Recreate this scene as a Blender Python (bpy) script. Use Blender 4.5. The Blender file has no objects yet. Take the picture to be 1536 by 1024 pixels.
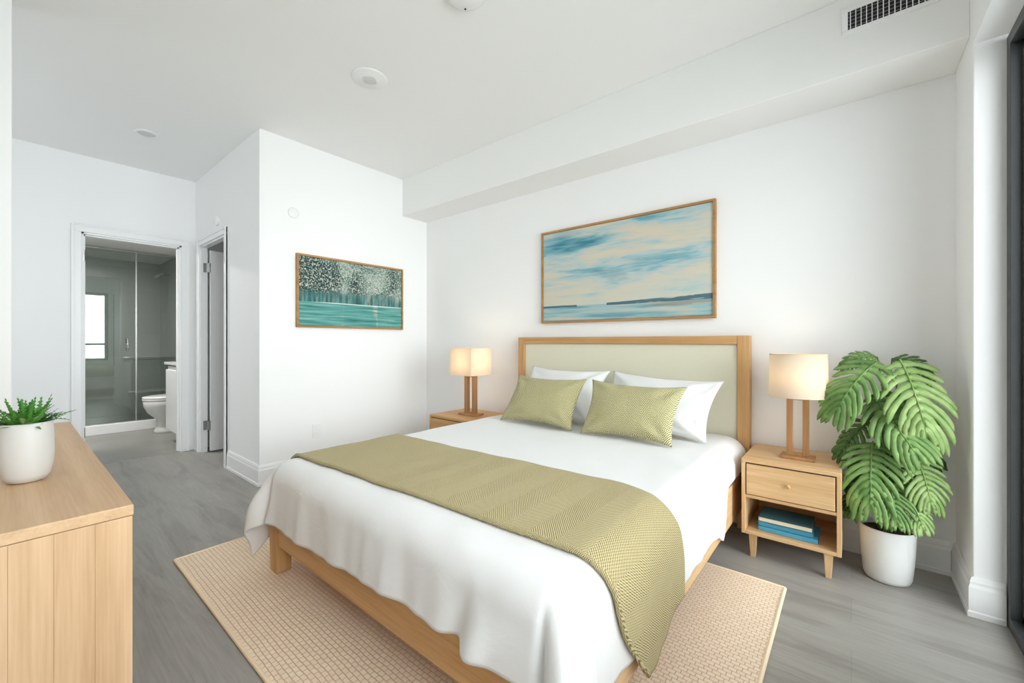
import bpy, bmesh, math, random
from mathutils import Vector, Matrix, noise
random.seed(7)
C = bpy.context.scene.collection
SC = bpy.context.scene
PI = math.pi

# ------------------------------------------------------------------ camera, sky, exposure
CAM_H = 1.095
cam_d = bpy.data.cameras.new('camera'); cam = bpy.data.objects.new('camera', cam_d); C.objects.link(cam)
cam.location = (0, 0, CAM_H); cam.rotation_euler = (PI / 2, 0, 0.6872)
cam_d.sensor_width = 36.0; cam_d.lens = 620.4 / 1536 * 36.0; cam_d.shift_y = 0.0; cam_d.clip_start = 0.02
SC.camera = cam
SC.view_settings.view_transform = 'Standard'; SC.view_settings.look = 'None'
SC.view_settings.gamma = 1.0; SC.view_settings.use_curve_mapping = False
SC.view_settings.exposure = 1.2
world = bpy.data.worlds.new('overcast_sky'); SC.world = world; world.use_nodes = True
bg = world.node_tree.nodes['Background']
bg.inputs['Color'].default_value = (0.93, 0.955, 1.0, 1); # sky glow added low beyond the windows to brighten the picture wall, fading to an even overcast sky
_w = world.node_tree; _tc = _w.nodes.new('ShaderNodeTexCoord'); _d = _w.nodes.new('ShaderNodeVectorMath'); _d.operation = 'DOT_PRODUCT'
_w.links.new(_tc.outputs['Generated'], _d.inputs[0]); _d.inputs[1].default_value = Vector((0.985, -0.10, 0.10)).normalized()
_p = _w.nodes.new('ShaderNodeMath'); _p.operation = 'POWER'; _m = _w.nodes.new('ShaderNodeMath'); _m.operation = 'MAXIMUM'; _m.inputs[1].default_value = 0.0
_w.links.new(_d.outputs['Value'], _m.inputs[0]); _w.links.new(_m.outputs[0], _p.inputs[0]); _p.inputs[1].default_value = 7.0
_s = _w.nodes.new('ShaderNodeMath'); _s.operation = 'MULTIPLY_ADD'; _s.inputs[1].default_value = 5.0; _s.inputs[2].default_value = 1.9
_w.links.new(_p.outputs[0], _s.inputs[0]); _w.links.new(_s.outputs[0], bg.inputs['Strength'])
SC.cycles.max_bounces = 14; SC.cycles.diffuse_bounces = 10; SC.cycles.glossy_bounces = 6
SC.cycles.transmission_bounces = 8; SC.cycles.transparent_max_bounces = 12
SC.cycles.sample_clamp_indirect = 6.0
SC.cycles.use_denoising = True
SC.cycles.caustics_reflective = False; SC.cycles.caustics_refractive = False


def portal(name, loc, sy, sz, rot=(0, PI / 2, 0)):
    l = bpy.data.lights.new(name, 'AREA'); l.shape = 'RECTANGLE'; l.size = sz; l.size_y = sy
    l.cycles.is_portal = True
    o = bpy.data.objects.new(name, l); C.objects.link(o); o.location = loc
    o.rotation_euler = rot                 # faces into the room


portal('sky_portal', (0.60, 2.05, 1.14), 0.80, 2.26)
portal('sky_portal', (0.60, 0.69, 1.45), 1.77, 1.68)
portal('sky_portal', (-4.1, -1.32, 1.55), 1.5, 0.9, (PI / 2, 0, 0))


# ------------------------------------------------------------------ materials
def srgb(r, g, b):
    f = lambda v: (v / 255 / 12.92) if v / 255 <= 0.04045 else ((v / 255 + 0.055) / 1.055) ** 2.4
    return (f(r), f(g), f(b), 1)


def mat(name, col, rough=0.6, metal=0.0, spec=0.5, noise_amt=0.0, noise_scale=8.0, bump=0.0, bump_scale=200.0, sheen=0.0):
    m = bpy.data.materials.new(name); m.use_nodes = True
    nt = m.node_tree; p = nt.nodes['Principled BSDF']
    p.inputs['Base Color'].default_value = col; p.inputs['Roughness'].default_value = rough
    p.inputs['Metallic'].default_value = metal; p.inputs['Specular IOR Level'].default_value = spec
    if sheen: p.inputs['Sheen Weight'].default_value = sheen
    tc = nt.nodes.new('ShaderNodeTexCoord')
    if noise_amt:
        n = nt.nodes.new('ShaderNodeTexNoise'); n.inputs['Scale'].default_value = noise_scale; n.inputs['Detail'].default_value = 5
        nt.links.new(tc.outputs['Object'], n.inputs['Vector'])
        mx = nt.nodes.new('ShaderNodeMix'); mx.data_type = 'RGBA'
        mx.inputs['A'].default_value = tuple(max(0, c * (1 - noise_amt)) for c in col[:3]) + (1,)
        mx.inputs['B'].default_value = tuple(min(1, c * (1 + noise_amt)) for c in col[:3]) + (1,)
        nt.links.new(n.outputs['Fac'], mx.inputs['Factor']); nt.links.new(mx.outputs['Result'], p.inputs['Base Color'])
    if bump:
        n2 = nt.nodes.new('ShaderNodeTexNoise'); n2.inputs['Scale'].default_value = bump_scale; n2.inputs['Detail'].default_value = 3
        nt.links.new(tc.outputs['Object'], n2.inputs['Vector'])
        b = nt.nodes.new('ShaderNodeBump'); b.inputs['Strength'].default_value = bump; b.inputs['Distance'].default_value = 0.002
        nt.links.new(n2.outputs['Fac'], b.inputs['Height']); nt.links.new(b.outputs['Normal'], p.inputs['Normal'])
    return m


def N(nt, kind, **kw):
    n = nt.nodes.new(kind)
    for k, v in kw.items():
        if k in n.inputs: n.inputs[k].default_value = v
        else: setattr(n, k, v)
    return n


def math_n(nt, op, a, b=None, c=None):
    n = nt.nodes.new('ShaderNodeMath'); n.operation = op
    for i, v in enumerate((a, b, c)):
        if v is None: continue
        if isinstance(v, (int, float)): n.inputs[i].default_value = v
        else: nt.links.new(v, n.inputs[i])
    return n.outputs[0]


def ramp(nt, fac, stops, interp='LINEAR'):
    r = nt.nodes.new('ShaderNodeValToRGB'); r.color_ramp.interpolation = interp
    e = r.color_ramp.elements
    e[0].position, e[0].color = stops[0]; e[1].position, e[1].color = stops[-1]
    for pos, col in stops[1:-1]:
        x = e.new(pos); x.color = col
    nt.links.new(fac, r.inputs['Fac'])
    return r.outputs['Color']


def mixc(nt, fac, a, b, blend='MIX'):
    m = nt.nodes.new('ShaderNodeMix'); m.data_type = 'RGBA'; m.blend_type = blend
    for key, v in (('Factor', fac), ('A', a), ('B', b)):
        if isinstance(v, (int, float, tuple)): m.inputs[key].default_value = v
        else: nt.links.new(v, m.inputs[key])
    return m.outputs['Result']


def wood(name, c1, c2, axis=0, rough=0.45, scale=1.0):
    """oak: long fine grain running along the given object axis"""
    m = bpy.data.materials.new(name); m.use_nodes = True
    nt = m.node_tree; p = nt.nodes['Principled BSDF']
    p.inputs['Roughness'].default_value = rough; p.inputs['Specular IOR Level'].default_value = 0.35
    tc = N(nt, 'ShaderNodeTexCoord'); mp = N(nt, 'ShaderNodeMapping')
    sc = [16.0 * scale] * 3; sc[axis] = 0.9 * scale
    mp.inputs['Scale'].default_value = sc
    nt.links.new(tc.outputs['Object'], mp.inputs['Vector'])
    n1 = N(nt, 'ShaderNodeTexNoise', Scale=1.0, Detail=4.0, Distortion=0.6); nt.links.new(mp.outputs[0], n1.inputs['Vector'])
    mp2 = N(nt, 'ShaderNodeMapping'); sc2 = [190.0 * scale] * 3; sc2[axis] = 6.0 * scale
    mp2.inputs['Scale'].default_value = sc2; nt.links.new(tc.outputs['Object'], mp2.inputs['Vector'])
    n2 = N(nt, 'ShaderNodeTexNoise', Scale=1.0, Detail=3.0); nt.links.new(mp2.outputs[0], n2.inputs['Vector'])
    f = math_n(nt, 'MULTIPLY_ADD', n1.outputs['Fac'], 0.65, math_n(nt, 'MULTIPLY', n2.outputs['Fac'], 0.35))
    col = ramp(nt, f, [(0.36, c1), (0.62, c2)])
    nt.links.new(col, p.inputs['Base Color'])
    b = N(nt, 'ShaderNodeBump', Strength=0.12, Distance=0.001); nt.links.new(n2.outputs['Fac'], b.inputs['Height'])
    nt.links.new(b.outputs['Normal'], p.inputs['Normal'])
    return m


OAK_A, OAK_B = srgb(196, 156, 110), srgb(222, 187, 143)
M = {}
for i, ax in enumerate('xyz'):
    M['oak_' + ax] = wood('oak_grain_' + ax, OAK_A, OAK_B, i)
    M['amber_' + ax] = wood('amber_oak_grain_' + ax, srgb(184, 138, 88), srgb(210, 168, 116), i)
    M['pale_' + ax] = wood('pale_oak_grain_' + ax, srgb(194, 158, 120), srgb(214, 180, 143), i)
M['walnutish'] = wood('lamp_wood', srgb(150, 105, 66), srgb(184, 137, 92), 2)
M['frame_x'] = wood('picture_frame_wood_x', srgb(150, 108, 62), srgb(184, 140, 90), 0)
M['wall'] = mat('white_wall_paint', (0.89, 0.892, 0.893, 1), 0.65, spec=0.3, bump=0.03, bump_scale=300)
M['ceil'] = mat('white_ceiling_paint', (0.88, 0.882, 0.875, 1), 0.8, spec=0.2)
M['trim'] = mat('white_trim_paint', (0.87, 0.872, 0.875, 1), 0.35, spec=0.5)
M['plastic'] = mat('white_plastic', (0.87, 0.87, 0.865, 1), 0.4)
M['ceramic'] = mat('white_ceramic', (0.80, 0.80, 0.79, 1), 0.15)
M['pot_matte'] = mat('matte_white_glaze', (0.58, 0.565, 0.54, 1), 0.45, noise_amt=0.02)
M['pot_white'] = mat('satin_white_glaze', (0.82, 0.82, 0.81, 1), 0.3)
M['soil'] = mat('potting_soil', srgb(58, 38, 26), 0.95, noise_amt=0.5, noise_scale=80, bump=1.0, bump_scale=120)
M['dark_metal'] = mat('dark_window_frame', srgb(70, 72, 73), 0.4, metal=0.3)
M['divider'] = mat('dark_balcony_panel', srgb(122, 124, 125), 0.6)
M['steel'] = mat('brushed_steel', (0.62, 0.62, 0.6, 1), 0.25, metal=1.0)
M['chrome'] = mat('chrome', (0.85, 0.85, 0.85, 1), 0.08, metal=1.0)
M['mattress'] = mat('mattress_cotton', (0.78, 0.78, 0.78, 1), 0.9, spec=0.1)
M['headboard_fabric'] = mat('cream_headboard_fabric', srgb(222, 218, 198), 0.9, spec=0.1, noise_amt=0.02, noise_scale=60, bump=0.3, bump_scale=500)
M['balcony'] = mat('balcony_concrete', (0.6, 0.6, 0.59, 1), 0.9)
M['vent_and_shadow_dark'] = mat('dark_duct_and_shadow', (0.02, 0.02, 0.02, 1), 0.8)  # also paints the shadow gaps on the vanity and nightstands
M['bath_tile'] = None


def cotton():
    m = bpy.data.materials.new('white_cotton'); m.use_nodes = True
    nt = m.node_tree; p = nt.nodes['Principled BSDF']
    p.inputs['Base Color'].default_value = (0.76, 0.758, 0.755, 1); p.inputs['Roughness'].default_value = 0.9
    p.inputs['Specular IOR Level'].default_value = 0.1; p.inputs['Sheen Weight'].default_value = 0.15
    tc = N(nt, 'ShaderNodeTexCoord')
    n1 = N(nt, 'ShaderNodeTexNoise', Scale=7.0, Detail=6.0, Distortion=1.2)
    n2 = N(nt, 'ShaderNodeTexNoise', Scale=420.0, Detail=2.0)
    for n in (n1, n2): nt.links.new(tc.outputs['Object'], n.inputs['Vector'])
    b1 = N(nt, 'ShaderNodeBump', Strength=0.25, Distance=0.012); nt.links.new(n1.outputs['Fac'], b1.inputs['Height'])
    b2 = N(nt, 'ShaderNodeBump', Strength=0.25, Distance=0.001); nt.links.new(n2.outputs['Fac'], b2.inputs['Height'])
    nt.links.new(b1.outputs['Normal'], b2.inputs['Normal']); nt.links.new(b2.outputs['Normal'], p.inputs['Normal'])
    return m


M['cotton'] = cotton()


def weave(name, dark, light, k, stripe, strength=0.8, contrast=(0.35, 0.65)):
    """herringbone weave read from the UV map (UVs are metres)"""
    m = bpy.data.materials.new(name); m.use_nodes = True
    nt = m.node_tree; p = nt.nodes['Principled BSDF']
    p.inputs['Roughness'].default_value = 0.95; p.inputs['Specular IOR Level'].default_value = 0.08
    p.inputs['Sheen Weight'].default_value = 0.1
    uv = N(nt, 'ShaderNodeUVMap'); sep = N(nt, 'ShaderNodeSeparateXYZ'); nt.links.new(uv.outputs['UV'], sep.inputs[0])
    nz = N(nt, 'ShaderNodeTexNoise', Scale=60.0, Detail=2.0); nt.links.new(uv.outputs['UV'], nz.inputs['Vector'])
    pp = math_n(nt, 'PINGPONG', sep.outputs['X'], stripe)
    d = math_n(nt, 'ADD', math_n(nt, 'MULTIPLY', pp, 1.2), sep.outputs['Y'])
    d = math_n(nt, 'MULTIPLY_ADD', nz.outputs['Fac'], 0.006, d)
    s = math_n(nt, 'SINE', math_n(nt, 'MULTIPLY', d, 2 * PI * k))
    x = math_n(nt, 'SINE', math_n(nt, 'MULTIPLY', math_n(nt, 'SUBTRACT', sep.outputs['X'], math_n(nt, 'MULTIPLY', sep.outputs['Y'], 0.3)), 2 * PI * k * 1.35))
    h = math_n(nt, 'MULTIPLY_ADD', s, 0.32, math_n(nt, 'MULTIPLY_ADD', x, 0.14, 0.5))
    n2 = N(nt, 'ShaderNodeTexNoise', Scale=350.0, Detail=2.0); nt.links.new(uv.outputs['UV'], n2.inputs['Vector'])
    h2 = math_n(nt, 'ADD', h, math_n(nt, 'MULTIPLY_ADD', n2.outputs['Fac'], 0.5, -0.25))
    col = ramp(nt, h2, [(contrast[0] - 0.2, dark), (contrast[1] + 0.1, light)])
    nt.links.new(col, p.inputs['Base Color'])
    b = N(nt, 'ShaderNodeBump', Strength=strength, Distance=0.002); nt.links.new(h2, b.inputs['Height'])
    nt.links.new(b.outputs['Normal'], p.inputs['Normal'])
    return m


M['throw'] = weave('olive_herringbone_throw', srgb(124, 110, 72), srgb(206, 192, 148), 105, 0.09, 0.9)
M['green_pillow'] = weave('olive_herringbone_pillow', srgb(92, 88, 50), srgb(216, 208, 164), 80, 0.045, 1.0)


def rug_mat():
    m = bpy.data.materials.new('woven_beige_rug'); m.use_nodes = True
    nt = m.node_tree; p = nt.nodes['Principled BSDF']; p.inputs['Roughness'].default_value = 0.95
    p.inputs['Specular IOR Level'].default_value = 0.08
    tc = N(nt, 'ShaderNodeTexCoord')
    n0 = N(nt, 'ShaderNodeTexNoise', Scale=9.0, Detail=3.0); nt.links.new(tc.outputs['Object'], n0.inputs['Vector'])
    va = N(nt, 'ShaderNodeVectorMath'); va.operation = 'MULTIPLY_ADD'
    nt.links.new(n0.outputs['Color'], va.inputs[0]); va.inputs[1].default_value = (0.012, 0.012, 0.0)
    nt.links.new(tc.outputs['Object'], va.inputs[2])
    br = N(nt, 'ShaderNodeTexBrick', Scale=1.0)
    br.inputs['Color1'].default_value = srgb(247, 228, 206); br.inputs['Color2'].default_value = srgb(240, 219, 195)
    br.inputs['Mortar'].default_value = srgb(204, 176, 146); br.inputs['Brick Width'].default_value = 0.026
    br.inputs['Row Height'].default_value = 0.017; br.inputs['Mortar Size'].default_value = 0.0016; br.inputs['Mortar Smooth'].default_value = 0.6
    nt.links.new(va.outputs[0], br.inputs['Vector'])
    n1 = N(nt, 'ShaderNodeTexNoise', Scale=160.0, Detail=3.0); nt.links.new(tc.outputs['Object'], n1.inputs['Vector'])
    c = mixc(nt, math_n(nt, 'MULTIPLY', n1.outputs['Fac'], 0.35), br.outputs['Color'], srgb(230, 204, 176))
    nt.links.new(c, p.inputs['Base Color'])
    h = math_n(nt, 'SUBTRACT', math_n(nt, 'MULTIPLY', n1.outputs['Fac'], 0.5), br.outputs['Fac'])
    b = N(nt, 'ShaderNodeBump', Strength=0.7, Distance=0.003); nt.links.new(h, b.inputs['Height']); nt.links.new(b.outputs['Normal'], p.inputs['Normal'])
    return m


M['rug'] = rug_mat()
M['rug_edge'] = mat('rug_binding_cotton', srgb(246, 224, 194), 0.9, spec=0.1, bump=0.4, bump_scale=300)


def floor_mat():
    m = bpy.data.materials.new('grey_wood_floor'); m.use_nodes = True
    nt = m.node_tree; p = nt.nodes['Principled BSDF']; p.inputs['Roughness'].default_value = 0.42; p.inputs['Specular IOR Level'].default_value = 0.4
    tc = N(nt, 'ShaderNodeTexCoord')
    br = N(nt, 'ShaderNodeTexBrick', Scale=1.0)
    br.inputs['Color1'].default_value = srgb(160, 157, 152); br.inputs['Color2'].default_value = srgb(154, 151, 146)
    br.inputs['Mortar'].default_value = srgb(146, 143, 138); br.inputs['Brick Width'].default_value = 1.35; br.inputs['Row Height'].default_value = 0.19
    br.inputs['Mortar Size'].default_value = 0.0012; br.inputs['Mortar Smooth'].default_value = 0.4
    nt.links.new(tc.outputs['Object'], br.inputs['Vector'])
    mp = N(nt, 'ShaderNodeMapping'); mp.inputs['Scale'].default_value = (1.3, 9, 1); nt.links.new(tc.outputs['Object'], mp.inputs['Vector'])
    n1 = N(nt, 'ShaderNodeTexNoise', Scale=1.0, Detail=8.0, Distortion=0.8); n1.inputs['Roughness'].default_value = 0.6
    nt.links.new(mp.outputs[0], n1.inputs['Vector'])
    mp2 = N(nt, 'ShaderNodeMapping'); mp2.inputs['Scale'].default_value = (6, 130, 1); nt.links.new(tc.outputs['Object'], mp2.inputs['Vector'])
    n2 = N(nt, 'ShaderNodeTexNoise', Scale=1.0, Detail=3.0); nt.links.new(mp2.outputs[0], n2.inputs['Vector'])
    g = ramp(nt, n1.outputs['Fac'], [(0.30, (0.70, 0.69, 0.68, 1)), (0.5, (0.98, 0.98, 0.98, 1)), (0.75, (1.10, 1.10, 1.09, 1))])
    g2 = ramp(nt, n2.outputs['Fac'], [(0.3, (0.9, 0.9, 0.9, 1)), (0.7, (1.05, 1.05, 1.05, 1))])
    c = mixc(nt, 1.0, mixc(nt, 1.0, br.outputs['Color'], g, 'MULTIPLY'), g2, 'MULTIPLY')
    nt.links.new(c, p.inputs['Base Color'])
    b = N(nt, 'ShaderNodeBump', Strength=0.15, Distance=0.001); nt.links.new(n2.outputs['Fac'], b.inputs['Height']); nt.links.new(b.outputs['Normal'], p.inputs['Normal'])
    return m


M['floor'] = floor_mat()


def tile_mat(name, c1, c2, grout, w, h, rough, axes='XY'):
    m = bpy.data.materials.new(name); m.use_nodes = True
    nt = m.node_tree; p = nt.nodes['Principled BSDF']; p.inputs['Roughness'].default_value = rough
    tc = N(nt, 'ShaderNodeTexCoord'); vec = tc.outputs['Object']
    if axes != 'XY':
        sep = N(nt, 'ShaderNodeSeparateXYZ'); cb = N(nt, 'ShaderNodeCombineXYZ'); nt.links.new(vec, sep.inputs[0])
        u = math_n(nt, 'ADD', sep.outputs['X'], sep.outputs['Y'])
        nt.links.new(u, cb.inputs['X']); nt.links.new(sep.outputs['Z'], cb.inputs['Y']); vec = cb.outputs[0]
    br = N(nt, 'ShaderNodeTexBrick', Scale=1.0); br.offset = 0.5
    br.inputs['Color1'].default_value = c1; br.inputs['Color2'].default_value = c2; br.inputs['Mortar'].default_value = grout
    br.inputs['Brick Width'].default_value = w; br.inputs['Row Height'].default_value = h; br.inputs['Mortar Size'].default_value = 0.0015
    nt.links.new(vec, br.inputs['Vector'])
    n1 = N(nt, 'ShaderNodeTexNoise', Scale=3.0, Detail=6.0); nt.links.new(tc.outputs['Object'], n1.inputs['Vector'])
    g = ramp(nt, n1.outputs['Fac'], [(0.3, (0.9, 0.9, 0.9, 1)), (0.7, (1.06, 1.06, 1.06, 1))])
    nt.links.new(mixc(nt, 1.0, br.outputs['Color'], g, 'MULTIPLY'), p.inputs['Base Color'])
    return m


M['bath_tile'] = tile_mat('grey_green_wall_tile', srgb(150, 155, 150), srgb(145, 150, 145), srgb(130, 135, 130), 0.6, 0.3, 0.3, 'XZ')
M['bath_floor'] = tile_mat('grey_floor_tile', srgb(150, 149, 144), srgb(146, 145, 140), srgb(134, 133, 129), 0.6, 0.6, 0.35)


def glass_mat(name, tint, rough=0.0, refl=1.8):
    m = bpy.data.materials.new(name); m.use_nodes = True
    nt = m.node_tree; nt.nodes.clear()
    out = N(nt, 'ShaderNodeOutputMaterial'); gl = N(nt, 'ShaderNodeBsdfGlossy'); gl.inputs['Roughness'].default_value = rough
    tr = N(nt, 'ShaderNodeBsdfTransparent'); tr.inputs['Color'].default_value = tint
    fr = N(nt, 'ShaderNodeFresnel'); fr.inputs['IOR'].default_value = 1.5
    mx = N(nt, 'ShaderNodeMixShader'); ge = N(nt, 'ShaderNodeNewGeometry')   # one reflection per pane: only at the entering surface
    f = math_n(nt, 'MULTIPLY', math_n(nt, 'MULTIPLY', fr.outputs[0], refl), math_n(nt, 'SUBTRACT', 1.0, ge.outputs['Backfacing']), )
    f = math_n(nt, 'MINIMUM', f, 1.0)
    nt.links.new(f, mx.inputs[0]); nt.links.new(tr.outputs[0], mx.inputs[1]); nt.links.new(gl.outputs[0], mx.inputs[2])
    nt.links.new(mx.outputs[0], out.inputs['Surface'])
    return m


M['glass'] = glass_mat('clear_window_glass', (0.96, 0.98, 0.97, 1))
M['shower_glass'] = glass_mat('green_tinted_shower_glass', (0.90, 0.93, 0.915, 1), refl=3.4)


def shade_mat():
    m = bpy.data.materials.new('cream_linen_shade'); m.use_nodes = True
    nt = m.node_tree; nt.nodes.clear()
    out = N(nt, 'ShaderNodeOutputMaterial')
    df = N(nt, 'ShaderNodeBsdfDiffuse'); df.inputs['Color'].default_value = srgb(236, 226, 212)
    tl = N(nt, 'ShaderNodeBsdfTranslucent'); tl.inputs['Color'].default_value = srgb(250, 238, 220)
    mx = N(nt, 'ShaderNodeMixShader'); mx.inputs[0].default_value = 0.5
    nt.links.new(df.outputs[0], mx.inputs[1]); nt.links.new(tl.outputs[0], mx.inputs[2]); nt.links.new(mx.outputs[0], out.inputs['Surface'])
    return m


M['shade'] = shade_mat()


def emit(name, col, s):
    m = bpy.data.materials.new(name); m.use_nodes = True; nt = m.node_tree; p = nt.nodes['Principled BSDF']
    p.inputs['Emission Color'].default_value = col; p.inputs['Emission Strength'].default_value = s
    return m


M['bulb'] = emit('warm_bulb', (1, 0.78, 0.5, 1), 6.0)


def leaf_mat(name, dark, light, vein):
    m = bpy.data.materials.new(name); m.use_nodes = True
    nt = m.node_tree; p = nt.nodes['Principled BSDF']; p.inputs['Roughness'].default_value = 0.42
    p.inputs['Specular IOR Level'].default_value = 0.4
    tc = N(nt, 'ShaderNodeTexCoord'); n1 = N(nt, 'ShaderNodeTexNoise', Scale=14.0, Detail=3.0); nt.links.new(tc.outputs['Object'], n1.inputs['Vector'])
    c = ramp(nt, n1.outputs['Fac'], [(0.35, dark), (0.68, light)])
    uv = N(nt, 'ShaderNodeUVMap'); sep = N(nt, 'ShaderNodeSeparateXYZ'); nt.links.new(uv.outputs['UV'], sep.inputs[0])
    v = math_n(nt, 'ABSOLUTE', math_n(nt, 'SUBTRACT', sep.outputs['X'], 0.5))
    vf = math_n(nt, 'LESS_THAN', v, 0.05)
    c = mixc(nt, math_n(nt, 'MULTIPLY', vf, 0.25), c, vein)
    nt.links.new(c, p.inputs['Base Color'])
    tl = N(nt, 'ShaderNodeBsdfTranslucent'); nt.links.new(c, tl.inputs['Color'])
    mx = N(nt, 'ShaderNodeMixShader'); mx.inputs[0].default_value = 0.22
    out = nt.nodes['Material Output']
    nt.links.new(p.outputs[0], mx.inputs[1]); nt.links.new(tl.outputs[0], mx.inputs[2]); nt.links.new(mx.outputs[0], out.inputs['Surface'])
    return m


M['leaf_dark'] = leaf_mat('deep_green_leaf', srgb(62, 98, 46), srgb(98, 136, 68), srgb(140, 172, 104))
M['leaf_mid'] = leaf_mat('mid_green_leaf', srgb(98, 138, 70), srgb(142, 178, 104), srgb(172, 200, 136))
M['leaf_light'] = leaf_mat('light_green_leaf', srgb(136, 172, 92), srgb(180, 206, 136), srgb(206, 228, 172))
M['fern'] = leaf_mat('small_plant_leaf', srgb(48, 110, 36), srgb(104, 166, 70), srgb(130, 180, 96))
M['stem'] = mat('green_stem', srgb(110, 134, 70), 0.6)


# ------------------------------------------------------------------ geometry helpers
def obj(name, bm, m=None, parent=None, smooth=False, mods=()):
    me = bpy.data.meshes.new(name)
    bmesh.ops.recalc_face_normals(bm, faces=bm.faces[:])
    bm.to_mesh(me); bm.free()
    o = bpy.data.objects.new(name, me); C.objects.link(o)
    if m is not None: me.materials.append(M[m] if isinstance(m, str) else m)
    if parent is not None: o.parent = parent
    if smooth: me.polygons.foreach_set('use_smooth', [True] * len(me.polygons))
    return o


def tag(o, label, cat, group=None, kind=None):
    o['label'] = label; o['category'] = cat
    if group: o['group'] = group
    if kind: o['kind'] = kind
    return o


def thing(name, label, cat, loc=(0, 0, 0), rz=0.0, group=None):
    o = bpy.data.objects.new(name, None); C.objects.link(o); o.location = loc; o.rotation_euler = (0, 0, rz)
    o.empty_display_size = 0.1
    return tag(o, label, cat, group)


def struct(name, bm, m, parent=None, smooth=False):
    o = obj(name, bm, m, parent, smooth)
    if parent is None: o['kind'] = 'structure'
    return o


def box(bm, x0, x1, y0, y1, z0, z1, bev=0.0, seg=2):
    r = bmesh.ops.create_cube(bm, size=1.0)
    vs = r['verts']
    for v in vs:
        v.co = Vector(((x0 + x1) / 2 + v.co.x * (x1 - x0), (y0 + y1) / 2 + v.co.y * (y1 - y0), (z0 + z1) / 2 + v.co.z * (z1 - z0)))
    if bev > 0:
        es = list({e for v in vs for e in v.link_edges})
        bmesh.ops.bevel(bm, geom=es, offset=bev, segments=seg, affect='EDGES', profile=0.5)
    return bm


def BX(*a, **k): return box(bmesh.new(), *a, **k)


def taper(x0, x1, y0, y1, z0, z1, k, bev=0.003):
    """box whose bottom (z0) is scaled by k about its centre"""
    bm = BX(x0, x1, y0, y1, z0, z1, bev=bev)
    cx, cy = (x0 + x1) / 2, (y0 + y1) / 2
    for v in bm.verts:
        t = (v.co.z - z0) / (z1 - z0); s = k + (1 - k) * t
        v.co.x = cx + (v.co.x - cx) * s; v.co.y = cy + (v.co.y - cy) * s
    return bm


def lathe(prof, n=48, bm=None, sx=1.0, sy=1.0, cx=0, cy=0):
    bm = bm or bmesh.new(); rings = []
    for r, z in prof:
        if r < 1e-6: rings.append([bm.verts.new((cx, cy, z))])
        else: rings.append([bm.verts.new((cx + r * sx * math.cos(2 * PI * i / n), cy + r * sy * math.sin(2 * PI * i / n), z)) for i in range(n)])
    for a, b in zip(rings, rings[1:]):
        for i in range(n):
            j = (i + 1) % n
            if len(a) == 1 and len(b) == 1: continue
            if len(a) == 1: bm.faces.new((a[0], b[i], b[j]))
            elif len(b) == 1: bm.faces.new((a[i], a[j], b[0]))
            else: bm.faces.new((a[i], a[j], b[j], b[i]))
    return bm


def tube(pts, r, n=8, bm=None, r_end=None, cap=True):
    bm = bm or bmesh.new(); rings = []
    pts = [Vector(p) for p in pts]
    for k, p in enumerate(pts):
        t = (pts[min(k + 1, len(pts) - 1)] - pts[max(k - 1, 0)]).normalized()
        up = Vector((0, 0, 1)) if abs(t.z) < 0.95 else Vector((1, 0, 0))
        a = t.cross(up).normalized(); b = t.cross(a).normalized()
        rr = r if r_end is None else r + (r_end - r) * k / (len(pts) - 1)
        rings.append([bm.verts.new(p + (a * math.cos(2 * PI * i / n) + b * math.sin(2 * PI * i / n)) * rr) for i in range(n)])
    for a, b in zip(rings, rings[1:]):
        for i in range(n): bm.faces.new((a[i], a[(i + 1) % n], b[(i + 1) % n], b[i]))
    if cap:
        bm.faces.new(rings[0]); bm.faces.new(rings[-1])
    return bm


def profile_run(bm, pts, path, closed=False):
    """sweep (out, z) profile along a horizontal polyline; out is to the right of travel"""
    rings = []
    P = [Vector((p[0], p[1])) for p in path]
    for k, p in enumerate(P):
        d1 = (p - P[k - 1]).normalized() if k > 0 else (P[1] - P[0]).normalized()
        d2 = (P[k + 1] - p).normalized() if k < len(P) - 1 else d1
        n1 = Vector((d1.y, -d1.x)); n2 = Vector((d2.y, -d2.x))
        n = (n1 + n2); n = n / max(0.2, n.length_squared) * 2
        rings.append([bm.verts.new((p.x + n.x * o, p.y + n.y * o, z)) for o, z in pts])
    m = len(pts)
    for a, b in zip(rings, rings[1:]):
        for i in range(m): bm.faces.new((a[i], a[(i + 1) % m], b[(i + 1) % m], b[i]))
    bm.faces.new(rings[0]); bm.faces.new(rings[-1])
    return bm


# ------------------------------------------------------------------ room dimensions (metres, camera over the origin)
TC = 0.05
XB, XP, YC, YB = -5.156, -3.468, 1.209, 2.805     # bathroom wall, picture wall, closet side wall, bed wall
XR, XW, YPE, ZH, H = 0.376, 0.464, 2.449, 2.283, 2.711
YF = -0.25; YBK, ZBK = 2.50, 2.346
T = 0.12

b = bmesh.new(); box(b, XB, 0.62, -1.3, YB + T, -0.1, 0.0)
struct('floor', b, 'floor')
b = BX(XB - T, 0.62, -1.3, YB + T, H, H + 0.1)
struct('ceiling', b, 'ceil')
b = BX(XP - T, 0.62, YB, YB + T, 0, H); struct('wall_back', b, 'wall')
b = BX(XP, XR, YBK, YB, ZBK, H, bev=0.004); struct('trim_1', b, 'ceil')          # dropped bulkhead
b = BX(XP - T, XP, YC, YB, 0, H, bev=0.002); struct('wall_left', b, 'wall')       # picture wall
# closet side wall with door opening
CX0, CX1, CZ = -4.965, -4.235, 2.035
b = bmesh.new(); box(b, XB, CX0, YC, YC + TC, 0, H); box(b, CX1, XP - T, YC, YC + TC, 0, H); box(b, CX0, CX1, YC, YC + TC, CZ, H)
struct('wall_closet', b, 'wall')
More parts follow.
